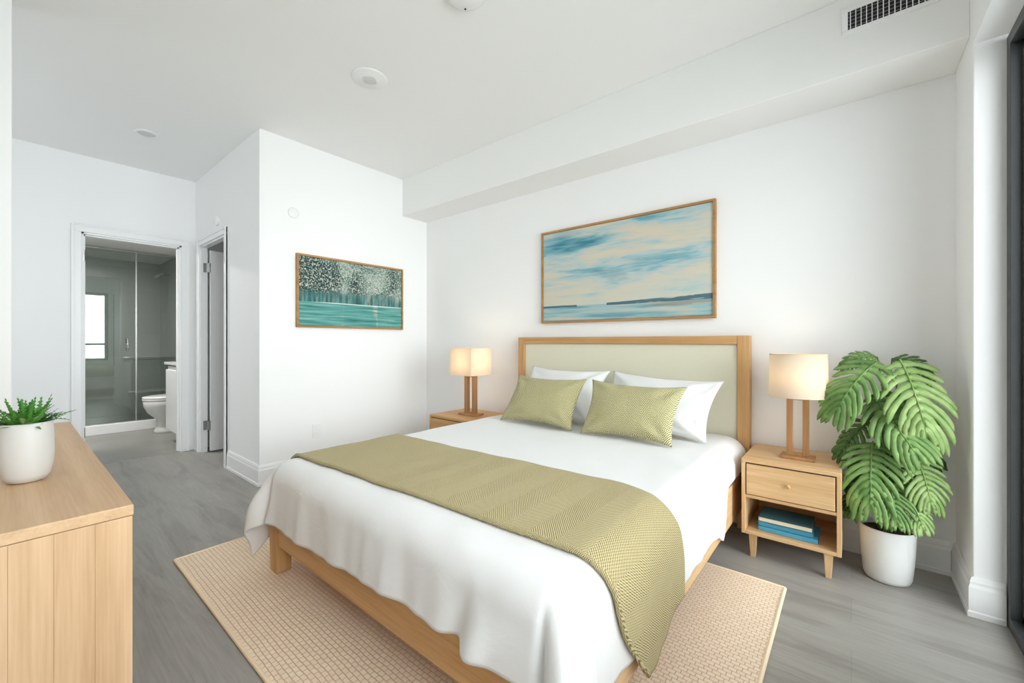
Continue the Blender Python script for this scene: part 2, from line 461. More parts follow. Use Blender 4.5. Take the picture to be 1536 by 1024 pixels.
# bathroom wall with door opening
BY0, BY1, BZ = 0.403, 1.095, 2.045
b = bmesh.new(); box(b, XB - T, XB, -1.3, BY0, 0, H); box(b, XB - T, XB, BY1, 2.9, 0, H); box(b, XB - T, XB, BY0, BY1, BZ, H)
struct('wall_bathroom', b, 'wall')
# wall behind the dresser, its end pier, and the rest of the hall
b = bmesh.new(); box(b, -3.0, 0.62, YF - T, YF, 0, H); box(b, -3.14, -3.0, -1.2, 0.012, 0, H, bev=0.004)
struct('wall_front', b, 'wall')
b = bmesh.new(); box(b, XB, -4.55, -1.3, -1.2, 0, H); box(b, -3.65, -3.0, -1.3, -1.2, 0, H); box(b, -4.55, -3.65, -1.3, -1.2, 0, 0.8); box(b, -4.55, -3.65, -1.3, -1.2, 2.3, H); struct('wall_hall', b, 'wall')  # opening cut for the added hall window
# window wall: balcony door and window openings
b = bmesh.new()
box(b, XR, 0.62, YPE, YB, 0, H, bev=0.004)
box(b, XR, 0.62, YF, YPE, ZH, H)
box(b, XR, 0.62, 1.57, 1.65, 0, ZH)
box(b, XR, 0.62, YF, 1.57, 0, 0.62)
box(b, XR, 0.62, YF, -0.2, 0.62, ZH)
struct('wall_right', b, 'wall')
# closet interior
b = bmesh.new(); box(b, XB, XP - T, 2.75, 2.85, 0, H); struct('wall_closet_rear', b, 'wall')

# baseboards
BP = [(0, 0), (0.018, 0), (0.018, 0.02), (0.014, 0.024), (0.014, 0.115), (0.010, 0.128), (0.010, 0.138), (0.005, 0.155), (0, 0.155)]
def baseboard(name, path):
    struct(name, profile_run(bmesh.new(), BP, path), 'trim')
baseboard('baseboard_back', [(XP + 0.018, YB), (XR - 0.018, YB)])
baseboard('baseboard_right', [(XR, YB - 0.001), (XR, YPE), (XW - 0.003, YPE)])
baseboard('baseboard_left', [(CX1 + 0.07, YC), (XP, YC), (XP, YB)][::1])
baseboard('baseboard_closet', [(XB + 0.018, YC), (CX0 - 0.066, YC)])
baseboard('baseboard_bathroom', [(XB, -1.2), (XB, BY0 - 0.066)])
baseboard('baseboard_front', [(XR, YF), (-3.0, YF), (-3.0, 0.012), (-3.14, 0.012), (-3.14, -1.18)])

# door casings
def casing_x(name, x, y0, y1, z, w=0.062, t=0.016):
    """casing on a wall facing +X, around an opening y0..y1 up to z"""
    r = thing_struct(name)
    b = bmesh.new(); box(b, x, x + t, y0 - w, y0, 0, z, bev=0.003); box(b, x, x + t, y1, y1 + w, 0, z, bev=0.003); box(b, x, x + t, y0 - w, y1 + w, z, z + w, bev=0.003)
    box(b, x, x + t + 0.006, y0 - w, y0 - w + 0.014, 0, z + w - 0.014); box(b, x, x + t + 0.006, y1 + w - 0.014, y1 + w, 0, z + w - 0.014)
    box(b, x, x + t + 0.006, y0 - w, y1 + w, z + w - 0.014, z + w, bev=0.002)
    obj('casing', b, 'trim', r)
    b = bmesh.new(); box(b, x - T, x, y0, y0 + 0.015, 0, z); box(b, x - T, x, y1 - 0.015, y1, 0, z); box(b, x - T, x, y0, y1, z - 0.015, z)
    box(b, x - T + 0.04, x - 0.03, y0 + 0.015, y0 + 0.026, 0, z - 0.015); box(b, x - T + 0.04, x - 0.03, y1 - 0.026, y1 - 0.015, 0, z - 0.015)
    box(b, x - T + 0.04, x - 0.03, y0, y1, z - 0.026, z - 0.015)
    obj('jamb', b, 'trim', r)
    return r


def thing_struct(name):
    o = bpy.data.objects.new(name, None); C.objects.link(o); o['kind'] = 'structure'; return o


d1 = casing_x('door_1', XB, BY0, BY1, BZ)
# bathroom door leaf, swung into the bathroom against its left wall
b = BX(XB - T - 0.70, XB - T - 0.005, BY0 - 0.045, BY0 - 0.005, 0.012, BZ - 0.02, bev=0.003); lf = obj('door_leaf', b, 'trim', d1)
for z in (0.25, 1.80):
    b = bmesh.new(); box(b, XB - 0.036, XB - 0.010, BY0 + 0.012, BY0 + 0.019, z, z + 0.09); tube([(XB - 0.026, BY0 + 0.02, z), (XB - 0.026, BY0 + 0.02, z + 0.09)], 0.006, bm=b)
    obj('hinge', b, 'steel', d1)

d2 = thing_struct('door_2')
w = 0.056
b = bmesh.new(); y = YC
for x0, x1 in ((CX0 - w, CX0), (CX1, CX1 + w)):
    box(b, x0, x1, y - 0.016, y, 0, CZ, bev=0.003)
box(b, CX0 - w, CX1 + w, y - 0.016, y, CZ, CZ + w, bev=0.003)
box(b, CX0 - w, CX0 - w + 0.014, y - 0.022, y, 0, CZ + w - 0.014); box(b, CX1 + w - 0.014, CX1 + w, y - 0.022, y, 0, CZ + w - 0.014); box(b, CX0 - w, CX1 + w, y - 0.022, y, CZ + w - 0.014, CZ + w, bev=0.002)
obj('casing', b, 'trim', d2)
b = bmesh.new(); box(b, CX0, CX0 + 0.015, y, y + TC, 0, CZ); box(b, CX1 - 0.015, CX1, y, y + TC, 0, CZ); box(b, CX0, CX1, y, y + TC, CZ - 0.015, CZ)
obj('jamb', b, 'trim', d2)
b = BX(CX0 + 0.030, CX0 + 0.068, y + TC + 0.012, y + TC + 0.72, 0.012, CZ - 0.04, bev=0.003)
obj('door_leaf', b, 'trim', d2)
for z in (0.22, 1.78):
    b = bmesh.new(); box(b, CX0 + 0.015, CX0 + 0.020, y + 0.015, y + TC, z, z + 0.09); tube([(CX0 + 0.024, y + TC + 0.002, z), (CX0 + 0.024, y + TC + 0.002, z + 0.09)], 0.008, bm=b)
    box(b, CX0 + 0.024, CX0 + 0.070, y + TC + 0.004, y + TC + 0.010, z, z + 0.09)
    obj('hinge', b, 'steel', d2)

# ------------------------------------------------------------------ window wall glazing
def glazed(name, y0, y1, z0, z1, fw=0.055, mull=None):
    r = thing_struct(name)
    b = bmesh.new(); x0, x1 = XW, XW + 0.06
    box(b, x0, x1, y0, y0 + fw, z0, z1, bev=0.002); box(b, x0, x1, y1 - fw, y1, z0, z1, bev=0.002)
    box(b, x0, x1, y0 + fw, y1 - fw, z0, z0 + fw, bev=0.001); box(b, x0, x1, y0 + fw, y1 - fw, z1 - fw, z1, bev=0.001)
    # inner sash lip
    for yy in (y0 + fw, y1 - fw - 0.02): box(b, x0 + 0.03, x1 - 0.01, yy, yy + 0.02, z0 + fw, z1 - fw)
    box(b, x0 + 0.03, x1 - 0.01, y0 + fw, y1 - fw, z0 + fw, z0 + fw + 0.02); box(b, x0 + 0.03, x1 - 0.01, y0 + fw, y1 - fw, z1 - fw - 0.02, z1 - fw)
    if mull: box(b, x0 + 0.01, x1, mull - fw / 2, mull + fw / 2, z0, z1, bev=0.002)
    obj('window_frame', b, 'dark_metal', r)
    b = BX(XW + 0.038, XW + 0.044, y0 + fw, y1 - fw, z0 + fw, z1 - fw); obj('glass_pane', b, 'glass', r)
    return r


glazed('door_3', 1.65, YPE, 0.0, ZH - 0.016, 0.045)
glazed('window_1', -0.2, 1.57, 0.62, ZH, 0.045, mull=0.6)
b = BX(XR - 0.02, XW, -0.198, 1.568, 0.605, 0.635, bev=0.003); struct('trim_2', b, 'trim')

for nm, xa, xb, yy, za, zb in (('window_hall_added', -4.55, -3.65, -1.26, 0.8, 2.3),):  # unseen window, added to bring fill light into the hall
    r = thing_struct(nm); f_ = 0.045
    b = bmesh.new(); box(b, xa, xa + f_, yy - 0.03, yy + 0.03, za, zb, bev=0.002); box(b, xb - f_, xb, yy - 0.03, yy + 0.03, za, zb, bev=0.002)
    box(b, xa, xb, yy - 0.03, yy + 0.03, za, za + f_, bev=0.002); box(b, xa, xb, yy - 0.03, yy + 0.03, zb - f_, zb, bev=0.002)
    obj('window_frame', b, 'dark_metal', r)
    obj('glass_pane', BX(xa + f_, xb - f_, yy - 0.003, yy + 0.003, za + f_, zb - f_), 'glass', r)

# balcony outside: slab, dark divider panel, railing, planting
b = BX(0.62, 1.95, -2.5, 2.72, -0.16, -0.04); struct('balcony_floor', b, 'balcony')
b = BX(0.64, 2.1, 2.60, 2.66, -0.04, 2.7, bev=0.004); struct('balcony_divider', b, 'divider')
rl = thing('balcony_railing', 'dark metal balcony railing outside the window, seen mirrored in shower glass', 'railing', (1.88, 0, -0.04))
b = bmesh.new(); box(b, -0.03, 0.03, -2.5, 2.56, 1.04, 1.09, bev=0.004); obj('top_rail', b, 'dark_metal', rl)
for yy in (-2.4, -1.2, 0.0, 1.2, 2.4):
    b = BX(-0.02, 0.02, yy - 0.02, yy + 0.02, 0.0, 1.04); obj('post', b, 'dark_metal', rl)
b = BX(-0.004, 0.004, -2.45, 2.5, 0.08, 1.0); obj('glass_panel', b, 'glass', rl)

# ------------------------------------------------------------------ bathroom shell
BZC = 2.21; SX = -6.85
b = BX(-8.0, XB - T + 0.0, -0.4, 1.85, -0.1, 0.0); struct('floor_bathroom', b, 'bath_floor')
b = BX(XB - T, XB, BY0, BY1, -0.1, 0.0); 
b.free()
b = BX(-8.0, XB - T, -0.4, 1.85, BZC, BZC + 0.1); struct('ceiling_bathroom', b, 'ceil')
b = BX(-7.87, -7.75, -0.4, 1.85, 0, BZC); struct('wall_shower_rear', b, 'bath_tile')
b = bmesh.new(); box(b, -7.75, SX - 0.02, 1.405, 1.85, 0, BZC); struct('wall_shower_side', b, 'bath_tile')
b = bmesh.new(); box(b, SX - 0.02, XB - T, 1.73, 1.85, 0, BZC); struct('wall_bathroom_side', b, 'bath_tile')
b = bmesh.new(); box(b, -7.75, XB - T, -0.4, -0.28, 0, BZC); struct('wall_bathroom_front', b, 'bath_tile')
b = BX(SX - 0.07, SX + 0.05, -0.28, 1.405, 0, 0.112, bev=0.006); struct('trim_3', b, 'trim')      # shower curb
b = BX(XB - T, XB + 0.0, BY0, BY1, 0.0, 0.006, bev=0.002); struct('trim_4', b, 'bath_floor')
sh = thing('shower_enclosure', 'frameless green-tinted glass shower enclosure on a white curb in the bathroom', 'shower enclosure', (SX, 0.6, 0.112))
def rel(bm, o):
    for v in bm.verts: v.co -= Vector(o.location)
    return bm
b = BX(SX - 0.005, SX + 0.005, 0.30, 1.003, 0.125, 2.18); dr = obj('glass_door', rel(b, sh), 'shower_glass', sh)
b = BX(SX - 0.005, SX + 0.005, 1.012, 1.400, 0.119, 2.188); obj('glass_panel', rel(b, sh), 'shower_glass', sh)
b = BX(SX - 0.005, SX + 0.005, -0.275, 0.294, 0.119, 2.188); obj('glass_panel', rel(b, sh), 'shower_glass', sh)
b = bmesh.new(); box(b, SX - 0.012, SX + 0.012, 1.0, 1.012, 0.119, 2.188); obj('seal_strip', rel(b, sh), 'steel', sh)
b = bmesh.new(); box(b, SX - 0.012, SX + 0.012, -0.275, 1.400, 2.188, 2.204); obj('top_channel', rel(b, sh), 'steel', sh)
b = BX(SX - 0.012, SX + 0.012, -0.275, 1.400, 0.113, 0.119); obj('bottom_channel', rel(b, sh), 'steel', sh)
for s in (-1, 1):
    pts = [(SX + s * 0.006, 0.923, 0.99)] + [(SX + s * (0.02 + 0.035 * math.sin(PI * k / 10)), 0.923, 0.99 + 0.15 * k / 10) for k in range(11)] + [(SX + s * 0.006, 0.923, 1.14)]
    b = tube(pts, 0.009); obj('handle', rel(b, sh), 'chrome', sh, smooth=True)
shd = bpy.data.objects.new('shower_head', None); C.objects.link(shd); shd.parent = sh; shd.location = Vector((-7.2, 1.402, 2.0)) - Vector(sh.location)
b = tube([(0, 0, 0), (0, -0.08, 0.01), (0, -0.12, -0.02)], 0.009); obj('arm', b, 'chrome', shd, smooth=True)
b = lathe([(0, 0.02), (0.015, 0.018), (0.045, 0.0), (0.045, -0.012), (0, -0.012)], 24)
bmesh.ops.transform(b, matrix=Matrix.Translation((0, -0.135, -0.035)) @ Matrix.Rotation(0.6, 4, 'X'), verts=b.verts); obj('spray_plate', b, 'chrome', shd, smooth=True)

bl_ = thing('recessed_downlight', 'unseen fill light added in the bathroom ceiling in front of the shower', 'ceiling light', (-6.0, 0.36, BZC))  # out of view; added to brighten the bathroom
obj('trim_ring', lathe([(0.045, -0.001), (0.062, -0.004), (0.064, 0.0), (0.045, 0.0)], 32), 'plastic', bl_, smooth=True)
l_ = bpy.data.lights.new('bathroom_fill_light', 'AREA'); l_.shape = 'DISK'; l_.size = 0.09; l_.energy = 16.0; l_.color = (1.0, 0.97, 0.92)
lo_ = bpy.data.objects.new('bathroom_fill_light', l_); C.objects.link(lo_); lo_.parent = bl_; lo_.location = (0, 0, -0.006)

# ------------------------------------------------------------------ toilet (bowl front faces -Y, tank to the wall)
to = thing('toilet', 'white ceramic toilet with closed lid beside the shower glass', 'toilet', (-6.42, 1.0, 0.0))
def loft(rings, n=32, bm=None):
    """rings of (cx, cy, rx, ry_front, ry_back, z)"""
    bm = bm or bmesh.new(); R = []
    for cx, cy, rx, rf, rb, z in rings:
        R.append([bm.verts.new((cx + rx * math.cos(2 * PI * i / n), cy + (rb if math.sin(2 * PI * i / n) > 0 else rf) * math.sin(2 * PI * i / n), z)) for i in range(n)])
    for a, c in zip(R, R[1:]):
        for i in range(n): bm.faces.new((a[i], a[(i + 1) % n], c[(i + 1) % n], c[i]))
    bm.faces.new(R[0]); bm.faces.new(R[-1]); return bm
b = loft([(0, 0.30, 0.115, 0.20, 0.36, 0.0), (0, 0.30, 0.115, 0.20, 0.36, 0.03), (0, 0.31, 0.10, 0.185, 0.35, 0.10), (0, 0.31, 0.10, 0.19, 0.35, 0.17),
          (0, 0.28, 0.14, 0.24, 0.36, 0.25), (0, 0.26, 0.175, 0.255, 0.36, 0.33), (0, 0.26, 0.185, 0.26, 0.36, 0.385), (0, 0.26, 0.18, 0.255, 0.36, 0.395)])
obj('bowl', b, 'ceramic', to, smooth=True)
b = loft([(0, 0.26, 0.185, 0.262, 0.25, 0.395), (0, 0.26, 0.19, 0.266, 0.25, 0.403), (0, 0.26, 0.19, 0.266, 0.25, 0.412), (0, 0.26, 0.185, 0.262, 0.25, 0.418)]); obj('seat', b, 'ceramic', to, smooth=True)
b = loft([(0, 0.26, 0.187, 0.264, 0.25, 0.420), (0, 0.26, 0.192, 0.268, 0.25, 0.426), (0, 0.26, 0.188, 0.264, 0.25, 0.440), (0, 0.26, 0.16, 0.23, 0.22, 0.446)]); obj('lid', b, 'ceramic', to, smooth=True)
b = BX(-0.19, 0.19, 0.54, 0.725, 0.38, 0.76, bev=0.02, seg=3); obj('tank', b, 'ceramic', to, smooth=True)
b = BX(-0.20, 0.20, 0.53, 0.728, 0.76, 0.79, bev=0.008); obj('tank_lid', b, 'ceramic', to)

va = thing('bathroom_vanity', 'white wall-hung bathroom vanity with a pale counter, right of the toilet', 'vanity', (-5.56, 1.42, 0.0))
b = BX(-0.27, 0.27, -0.30, 0.30, 0.13, 0.83, bev=0.002); obj('cabinet_body', b, 'trim', va)
b = BX(-0.265, 0.265, -0.32, -0.302, 0.14, 0.79, bev=0.003); obj('door', b, 'trim', va)
b = BX(-0.285, 0.275, -0.33, 0.305, 0.845, 0.872, bev=0.003); obj('countertop', b, 'ceramic', va)
b = BX(-0.27, 0.27, -0.30, 0.30, 0.829, 0.846); obj('shadow_gap_strip', b, 'vent_and_shadow_dark', va)  # near-black strip stands in for the shadow gap under the counter
b = tube([(0.06, 0.0, 0.14), (0.06, 0.0, 0.07), (0.06, 0.03, 0.035), (0.06, 0.08, 0.05), (0.06, 0.12, 0.09), (0.06, 0.30, 0.10)], 0.02, 12); obj('drain_trap', b, 'plastic', va, smooth=True)

# ------------------------------------------------------------------ ceiling and wall fittings
def disc_thing(name, label, cat, loc, prof, m='plastic', rx=0.0, ry=0.0, part='housing', group=None):
    t = thing(name, label, cat, loc, 0, group); t.rotation_euler = (rx, ry, 0)
    obj(part, lathe(prof, 40), m, t, smooth=True)
    return t
t = disc_thing('ceiling_speaker', 'round white perforated ceiling disc above the bed, between two other ceiling discs', 'ceiling fitting', (-2.29, 1.41, H),
               [(0, -0.012), (0.05, -0.012), (0.056, -0.009), (0.095, -0.007), (0.105, -0.003), (0.106, 0.0), (0, 0.0)])
b = bmesh.new()
for i in range(-4, 5):
    for j in range(-4, 5):
        if i * i + j * j < 18: lathe([(0, -0.0130), (0.0020, -0.0130), (0.0020, -0.0115), (0, -0.0115)], 6, bm=b, cx=i * 0.010, cy=j * 0.010)
obj('perforated_grille', b, 'vent_and_shadow_dark', t)
t = disc_thing('recessed_downlight', 'small round recessed ceiling light near the bathroom door, switched off', 'ceiling light', (-4.24, 0.685, H),
               [(0, -0.003), (0.055, -0.003), (0.060, -0.008), (0.078, -0.006), (0.080, 0.0), (0, 0.0)])
obj('lens', lathe([(0, -0.0045), (0.052, -0.0045), (0.052, -0.002), (0, -0.002)], 32), mat('frosted_lens', (0.62, 0.62, 0.6, 1), 0.3), t)
t = disc_thing('smoke_detector', 'round white smoke detector cut by the top edge of the photo', 'smoke detector', (-1.375, 1.335, H),
               [(0, -0.035), (0.07, -0.035), (0.088, -0.026), (0.094, -0.010), (0.105, -0.008), (0.107, 0.0), (0, 0.0)])
obj('sensor_dot', lathe([(0, -0.037), (0.005, -0.037), (0.005, -0.033), (0, -0.033)], 12, cx=-0.045, cy=0.045), 'vent_and_shadow_dark', t)
t = disc_thing('wall_sprinkler_cover', 'small round white cover high on the picture wall near its outer corner', 'wall cover', (XP, 1.455, 2.128),
               [(0, 0.010), (0.038, 0.010), (0.043, 0.006), (0.043, 0.0), (0, 0.0)], ry=PI / 2)
t = disc_thing('wall_sprinkler_cover', 'small round white cover on the shaded side wall above the closet door', 'wall cover', (-4.45, YC, 2.19),
               [(0, 0.022), (0.040, 0.020), (0.046, 0.012), (0.046, 0.0), (0, 0.0)], rx=PI / 2)
so = thing('wall_outlet', 'white outlet plate low on the picture wall beside the bed', 'outlet', (XP, 1.643, 0.347))
obj('cover_plate', BX(0, 0.006, -0.036, 0.036, -0.058, 0.058, bev=0.002), 'plastic', so)
for z in (-0.025, 0.025): obj('socket', BX(0.005, 0.008, -0.016, 0.016, z - 0.018, z + 0.018, bev=0.001), 'plastic', so)

ve = thing('air_vent', 'white rectangular air grille with dark slots on the bulkhead near the window', 'air vent', (0.13, YBK, 2.594))
b = bmesh.new(); W2, H2 = 0.165, 0.063
box(b, -W2, W2, -0.008, 0, -H2, -H2 + 0.020, bev=0.002); box(b, -W2, W2, -0.008, 0, H2 - 0.020, H2, bev=0.002); box(b, -W2, -W2 + 0.022, -0.008, 0, -H2 + 0.02, H2 - 0.02, bev=0.0008); box(b, W2 - 0.022, W2, -0.008, 0, -H2 + 0.02, H2 - 0.02, bev=0.0008)
obj('frame', b, 'trim', ve)
obj('backing', BX(-W2 + 0.02, W2 - 0.02, -0.0015, -0.0005, -H2 + 0.018, H2 - 0.018), 'vent_and_shadow_dark', ve)
for k in range(15):
    x = -W2 + 0.022 + (k + 0.5) * (2 * W2 - 0.044) / 15 - 0.0 
    obj('vane', BX(x - 0.0016, x + 0.0016, -0.007, -0.003, -H2 + 0.018, H2 - 0.018), 'trim', ve)
for k in range(5):
    z = -H2 + 0.03 + k * 0.0165
    obj('blade', BX(-W2 + 0.02, W2 - 0.02, -0.003, -0.0012, z - 0.0010, z + 0.0012), mat('blade_grey', (0.25, 0.25, 0.25, 1), 0.6) if k == 0 else bpy.data.materials['blade_grey'], ve)


# ------------------------------------------------------------------ rug
RX0, RX1, RY0, RY1 = -2.615, -0.215, 0.515, 2.185
ru = thing('area_rug', 'beige woven rectangular rug lying under the bed', 'rug', ((RX0 + RX1) / 2, (RY0 + RY1) / 2, 0))
cx, cy = ru.location.x, ru.location.y
b = bmesh.new(); nx, ny = 60, 42; g = []
for i in range(nx + 1):
    row = []
    for j in range(ny + 1):
        x = (i / nx - 0.5) * (RX1 - RX0 - 0.03); y = (j / ny - 0.5) * (RY1 - RY0 - 0.03)
        row.append(b.verts.new((x, y, 0.010 + 0.0015 * noise.noise(Vector((x * 3, y * 3, 0))))))
    g.append(row)
for i in range(nx):
    for j in range(ny): b.faces.new((g[i][j], g[i + 1][j], g[i + 1][j + 1], g[i][j + 1]))
o = obj('woven_field', b, 'rug', ru, smooth=True)
b = bmesh.new(); hx, hy = (RX1 - RX0) / 2, (RY1 - RY0) / 2
def rbar(b, p, q):
    n = 30; pts = [Vector(p).lerp(Vector(q), k / n) for k in range(n + 1)]
    for k, v in enumerate(pts): v.z = 0.007 + 0.0006 * math.sin(k)
    tube(pts, 0.0075, 8, bm=b)
hx -= 0.012; hy -= 0.012
for p, q in (((-hx, -hy, 0), (hx, -hy, 0)), ((hx, -hy, 0), (hx, hy, 0)), ((hx, hy, 0), (-hx, hy, 0)), ((-hx, hy, 0), (-hx, -hy, 0))): rbar(b, p, q)
hx -= 0.001; hy -= 0.001
box(b, -hx, hx, -hy, hy, 0.001, 0.006)
obj('binding', b, 'rug_edge', ru, smooth=False)

# ------------------------------------------------------------------ bed
BX0, BX1 = -2.165, -0.455
bed = thing('bed', 'light oak platform bed with cream upholstered headboard, standing on the beige rug', 'bed', ((BX0 + BX1) / 2, 1.75, 0.0))
def bp(name, bm, m, parent=None, smooth=False): return obj(name, rel(bm, bed), m, parent or bed, smooth)
hb = bpy.data.objects.new('headboard', None); C.objects.link(hb); hb.parent = bed
HBY = 2.72
bp('post', BX(BX0, BX0 + 0.062, HBY, 2.785, 0.0, 1.13, bev=0.004), 'amber_z', hb)
bp('post', BX(BX1 - 0.066, BX1, HBY, 2.785, 0.0, 1.13, bev=0.004), 'amber_z', hb)
bp('top_rail', BX(BX0 + 0.062, BX1 - 0.066, HBY + 0.001, 2.785, 1.078, 1.129, bev=0.003), 'amber_x', hb)
bp('bottom_rail', BX(BX0 + 0.062, BX1 - 0.066, HBY + 0.01, 2.785, 0.18, 0.36, bev=0.003), 'amber_x', hb)
bp('upholstered_panel', BX(BX0 + 0.060, BX1 - 0.064, HBY + 0.016, 2.775, 0.36, 1.080, bev=0.008, seg=3), 'headboard_fabric', hb)
bp('foot_rail', BX(BX0 + 0.09, BX1 - 0.09, 0.795, 0.825, 0.145, 0.335, bev=0.003), 'amber_x')
for x in (BX0 + 0.018, BX1 - 0.108):
    bp('leg', taper(x, x + 0.09, 0.785, 0.865, 0.012, 0.335, 0.82, 0.004), 'amber_z')
for x in (BX0 + 0.02, BX1 - 0.056):
    bp('side_rail', BX(x, x + 0.03, 0.83, HBY, 0.145, 0.345, bev=0.003), 'oak_y')
bp('slat_base', BX(BX0 + 0.03, BX1 - 0.03, 0.83, HBY, 0.26, 0.29), 'oak_x')
bp('mattress', BX(BX0 + 0.05, BX1 - 0.055, 0.835, 2.715, 0.29, 0.505, bev=0.05, seg=4), 'mattress', smooth=True)

# --- draped cloth: shared mapping from flat cloth (a along X, b along Y) to the bed
AX0, AX1, AYF = -2.055, -0.572, 0.875; ZT = 0.535; RR = 0.105
def sm(x, a, c):
    t = max(0.0, min(1.0, (x - a) / (c - a))); return t * t * (3 - 2 * t)
def prof(s, flare):
    q = RR * (PI / 2 - flare)
    if s < q: p = s / RR; return RR * math.sin(p), RR * (1 - math.cos(p))
    p = q / RR; o, d = RR * math.sin(p), RR * (1 - math.cos(p)); e = s - q
    return o + e * math.sin(flare), d + e * math.cos(flare)
def drape(a, b, wr=1.0):
    sx = 0.0; ca = a
    if a < AX0: sx = a - AX0; ca = AX0
    elif a > AX1: sx = a - AX1; ca = AX1
    sy = 0.0; cb = b
    if b < AYF: sy = b - AYF; cb = AYF
    r = math.hypot(sx, sy)
    top = 0.007 * noise.noise(Vector((a * 2.2, b * 2.2, 3.1))) + 0.004 * noise.noise(Vector((a * 7 + b * 3, b * 6, 1.1)))
    if r < 1e-9: return Vector((ca, cb, ZT + top * wr))
    dx, dy = sx / r, sy / r
    th = math.atan2(-dy, dx) if dx >= 0 else math.atan2(-dy, -dx)     # 0 side .. pi/2 foot
    corner = math.sin(2 * th) ** 2 if (sx and sy) else 0.0
    left = sx < 0
    fl = (0.10 if sy else 0.02) + 0.02 * math.sin(ca * 5) + corner * (0.09 if left else 0.14) + (0.07 * (1 - sm(b, 0.9, 1.5)) if left else 0)
    o, d = prof(r, min(fl, 0.95))
    t = (ca - cb) * 1.0 + (th if left else -th) * 0.35
    h = sm(r, 0.06, 0.30)
    amp = 0.009 + 0.010 * noise.noise(Vector((t * 1.7, 5.0, 0)))
    w_ = (math.sin(t * 21 + 2.5 * noise.noise(Vector((t * 3, r * 1.5, 0)))) * 0.55 + noise.noise(Vector((t * 13, r * 2.2, 7.0))) * 1.1) * amp
    w_ *= 1 - 0.8 * sm(b, 2.05, 2.2) * (0 if left else 1)
    if not left and not sy: w_ = max(w_, -0.003)
    if corner:
        w_ += (0.028 if left else 0.02) * corner * math.sin(PI * min(1, r / 0.45)) + 0.035 * math.exp(-((th - 0.95) / 0.22) ** 2) - 0.035 * math.exp(-((th - 1.30) / 0.10) ** 2)
    # one deep fold near the right foot corner
    if sy < 0:
        c0 = -0.735 - 0.30 * (r - 0.1)
        w_ += 0.030 * math.exp(-((ca - c0 - 0.05) / 0.05) ** 2) * sm(r, 0.1, 0.3) * (1 if sx == 0 else 0.6) - 0.022 * math.exp(-((ca - c0 + 0.035) / 0.03) ** 2) * sm(r, 0.1, 0.3)
    o += w_ * h * wr
    return Vector((ca + dx * o, cb + dy * o, ZT + top * wr * (1 - h) - d))
def dnormal(a, b):
    e = 0.004; p = drape(a, b); n = (drape(a + e, b) - p).cross(drape(a, b + e) - p)
    return n.normalized() if n.length > 1e-12 else Vector((0, 0, 1))
def cloth(name, amin, amax, bmin, bmax, nu, nv, off, m, parent=None, thick=0.012, edge=None):
    """amin/amax are functions of b, bmin/bmax of a"""
    bm = bmesh.new(); uvl = bm.loops.layers.uv.new('UVMap'); g = []; uvs = {}
    for i in range(nu + 1):
        row = []
        for j in range(nv + 1):
            u, v = i / nu, j / nv
            am = AX0 - 0.3 + u * (AX1 - AX0 + 0.6)
            bb = bmin(am) + v * (bmax(am) - bmin(am)); aa = amin(bb) + u * (amax(bb) - amin(bb))
            bb = bmin(aa) + v * (bmax(aa) - bmin(aa))
            p = drape(aa, bb)
            if off: p = p + dnormal(aa, bb) * off
            if edge: p = edge(p, aa, bb, u, v)
            w_ = bm.verts.new(p); row.append(w_); uvs[w_] = (aa, bb)
        g.append(row)
    for i in range(nu):
        for j in range(nv):
            f = bm.faces.new((g[i][j], g[i + 1][j], g[i + 1][j + 1], g[i][j + 1]))
            for l in f.loops: l[uvl].uv = uvs[l.vert]
    me = bpy.data.meshes.new(name); bm.to_mesh(me); bm.free(); me.materials.append(M[m])
    me.polygons.foreach_set('use_smooth', [True] * len(me.polygons))
    o = bpy.data.objects.new(name, me); C.objects.link(o)
    if parent: o.parent = parent
    s = o.modifiers.new('thickness', 'SOLIDIFY'); s.thickness = thick; s.offset = -1.0
    return o
def d_right(b):            # right overhang (arc length) along the bed
    base = 0.385 + 0.02 * math.sin(b * 4.0) - 0.03 * sm(b, 1.4, 1.9)
    base += 0.06 * math.exp(-((b - 2.13) / 0.07) ** 2)
    return base * (1 - sm(b, 2.16, 2.26)) + 0.215 * sm(b, 2.16, 2.26)
def d_foot(a): return 0.335 - 0.035 * sm(a, -2.1, -0.75) + 0.004 * math.sin(a * 7)
dv = cloth('duvet', lambda b: AX0 - 0.425, lambda b: AX1 + d_right(b), lambda a: AYF - d_foot(min(max(a, AX0), AX1)), lambda a: 2.70, 230, 210, 0.0, 'cotton', thick=0.014)
tag(dv, 'white cotton duvet draped over the bed and hanging past its edges', 'duvet')

def t_lo(a):
    s = max(0.0, a - AX1)
    return 0.895 + 0.055 * (min(a, AX1) - AX0) / 1.5 + 0.21 * (s / 0.45) ** 2
def t_hi(a):
    s = max(0.0, a - AX1)
    return 1.452 + 0.05 * (min(a, AX1) - AX0) / 1.5 - 0.02 * sm(s, 0, 0.4) - 0.05 * math.exp(-((a - AX1 - 0.08) / 0.12) ** 2)
th = cloth('throw_blanket', lambda b: AX0 - 0.20, lambda b: AX1 + 0.375 + 0.085 * (1 - sm(b, 1.08, 1.5)), t_lo, t_hi, 190, 80, 0.016, 'throw', thick=0.012)
tag(th, 'olive green herringbone throw blanket laid across the foot of the bed', 'throw blanket')
pts = []
for k in range(181):
    a = AX0 - 0.20 + (AX1 - AX0 + 0.20 + 0.452) * k / 180; b_ = t_lo(a)
    pts.append(drape(a, b_) + dnormal(a, b_) * (0.012 + 0.0012 * math.sin(k * 1.9)))
b = tube(pts, 0.0085, 8); o = obj('hem_binding', b, 'throw', th, smooth=True)
uvl = o.data.uv_layers.new(name='UVMap')
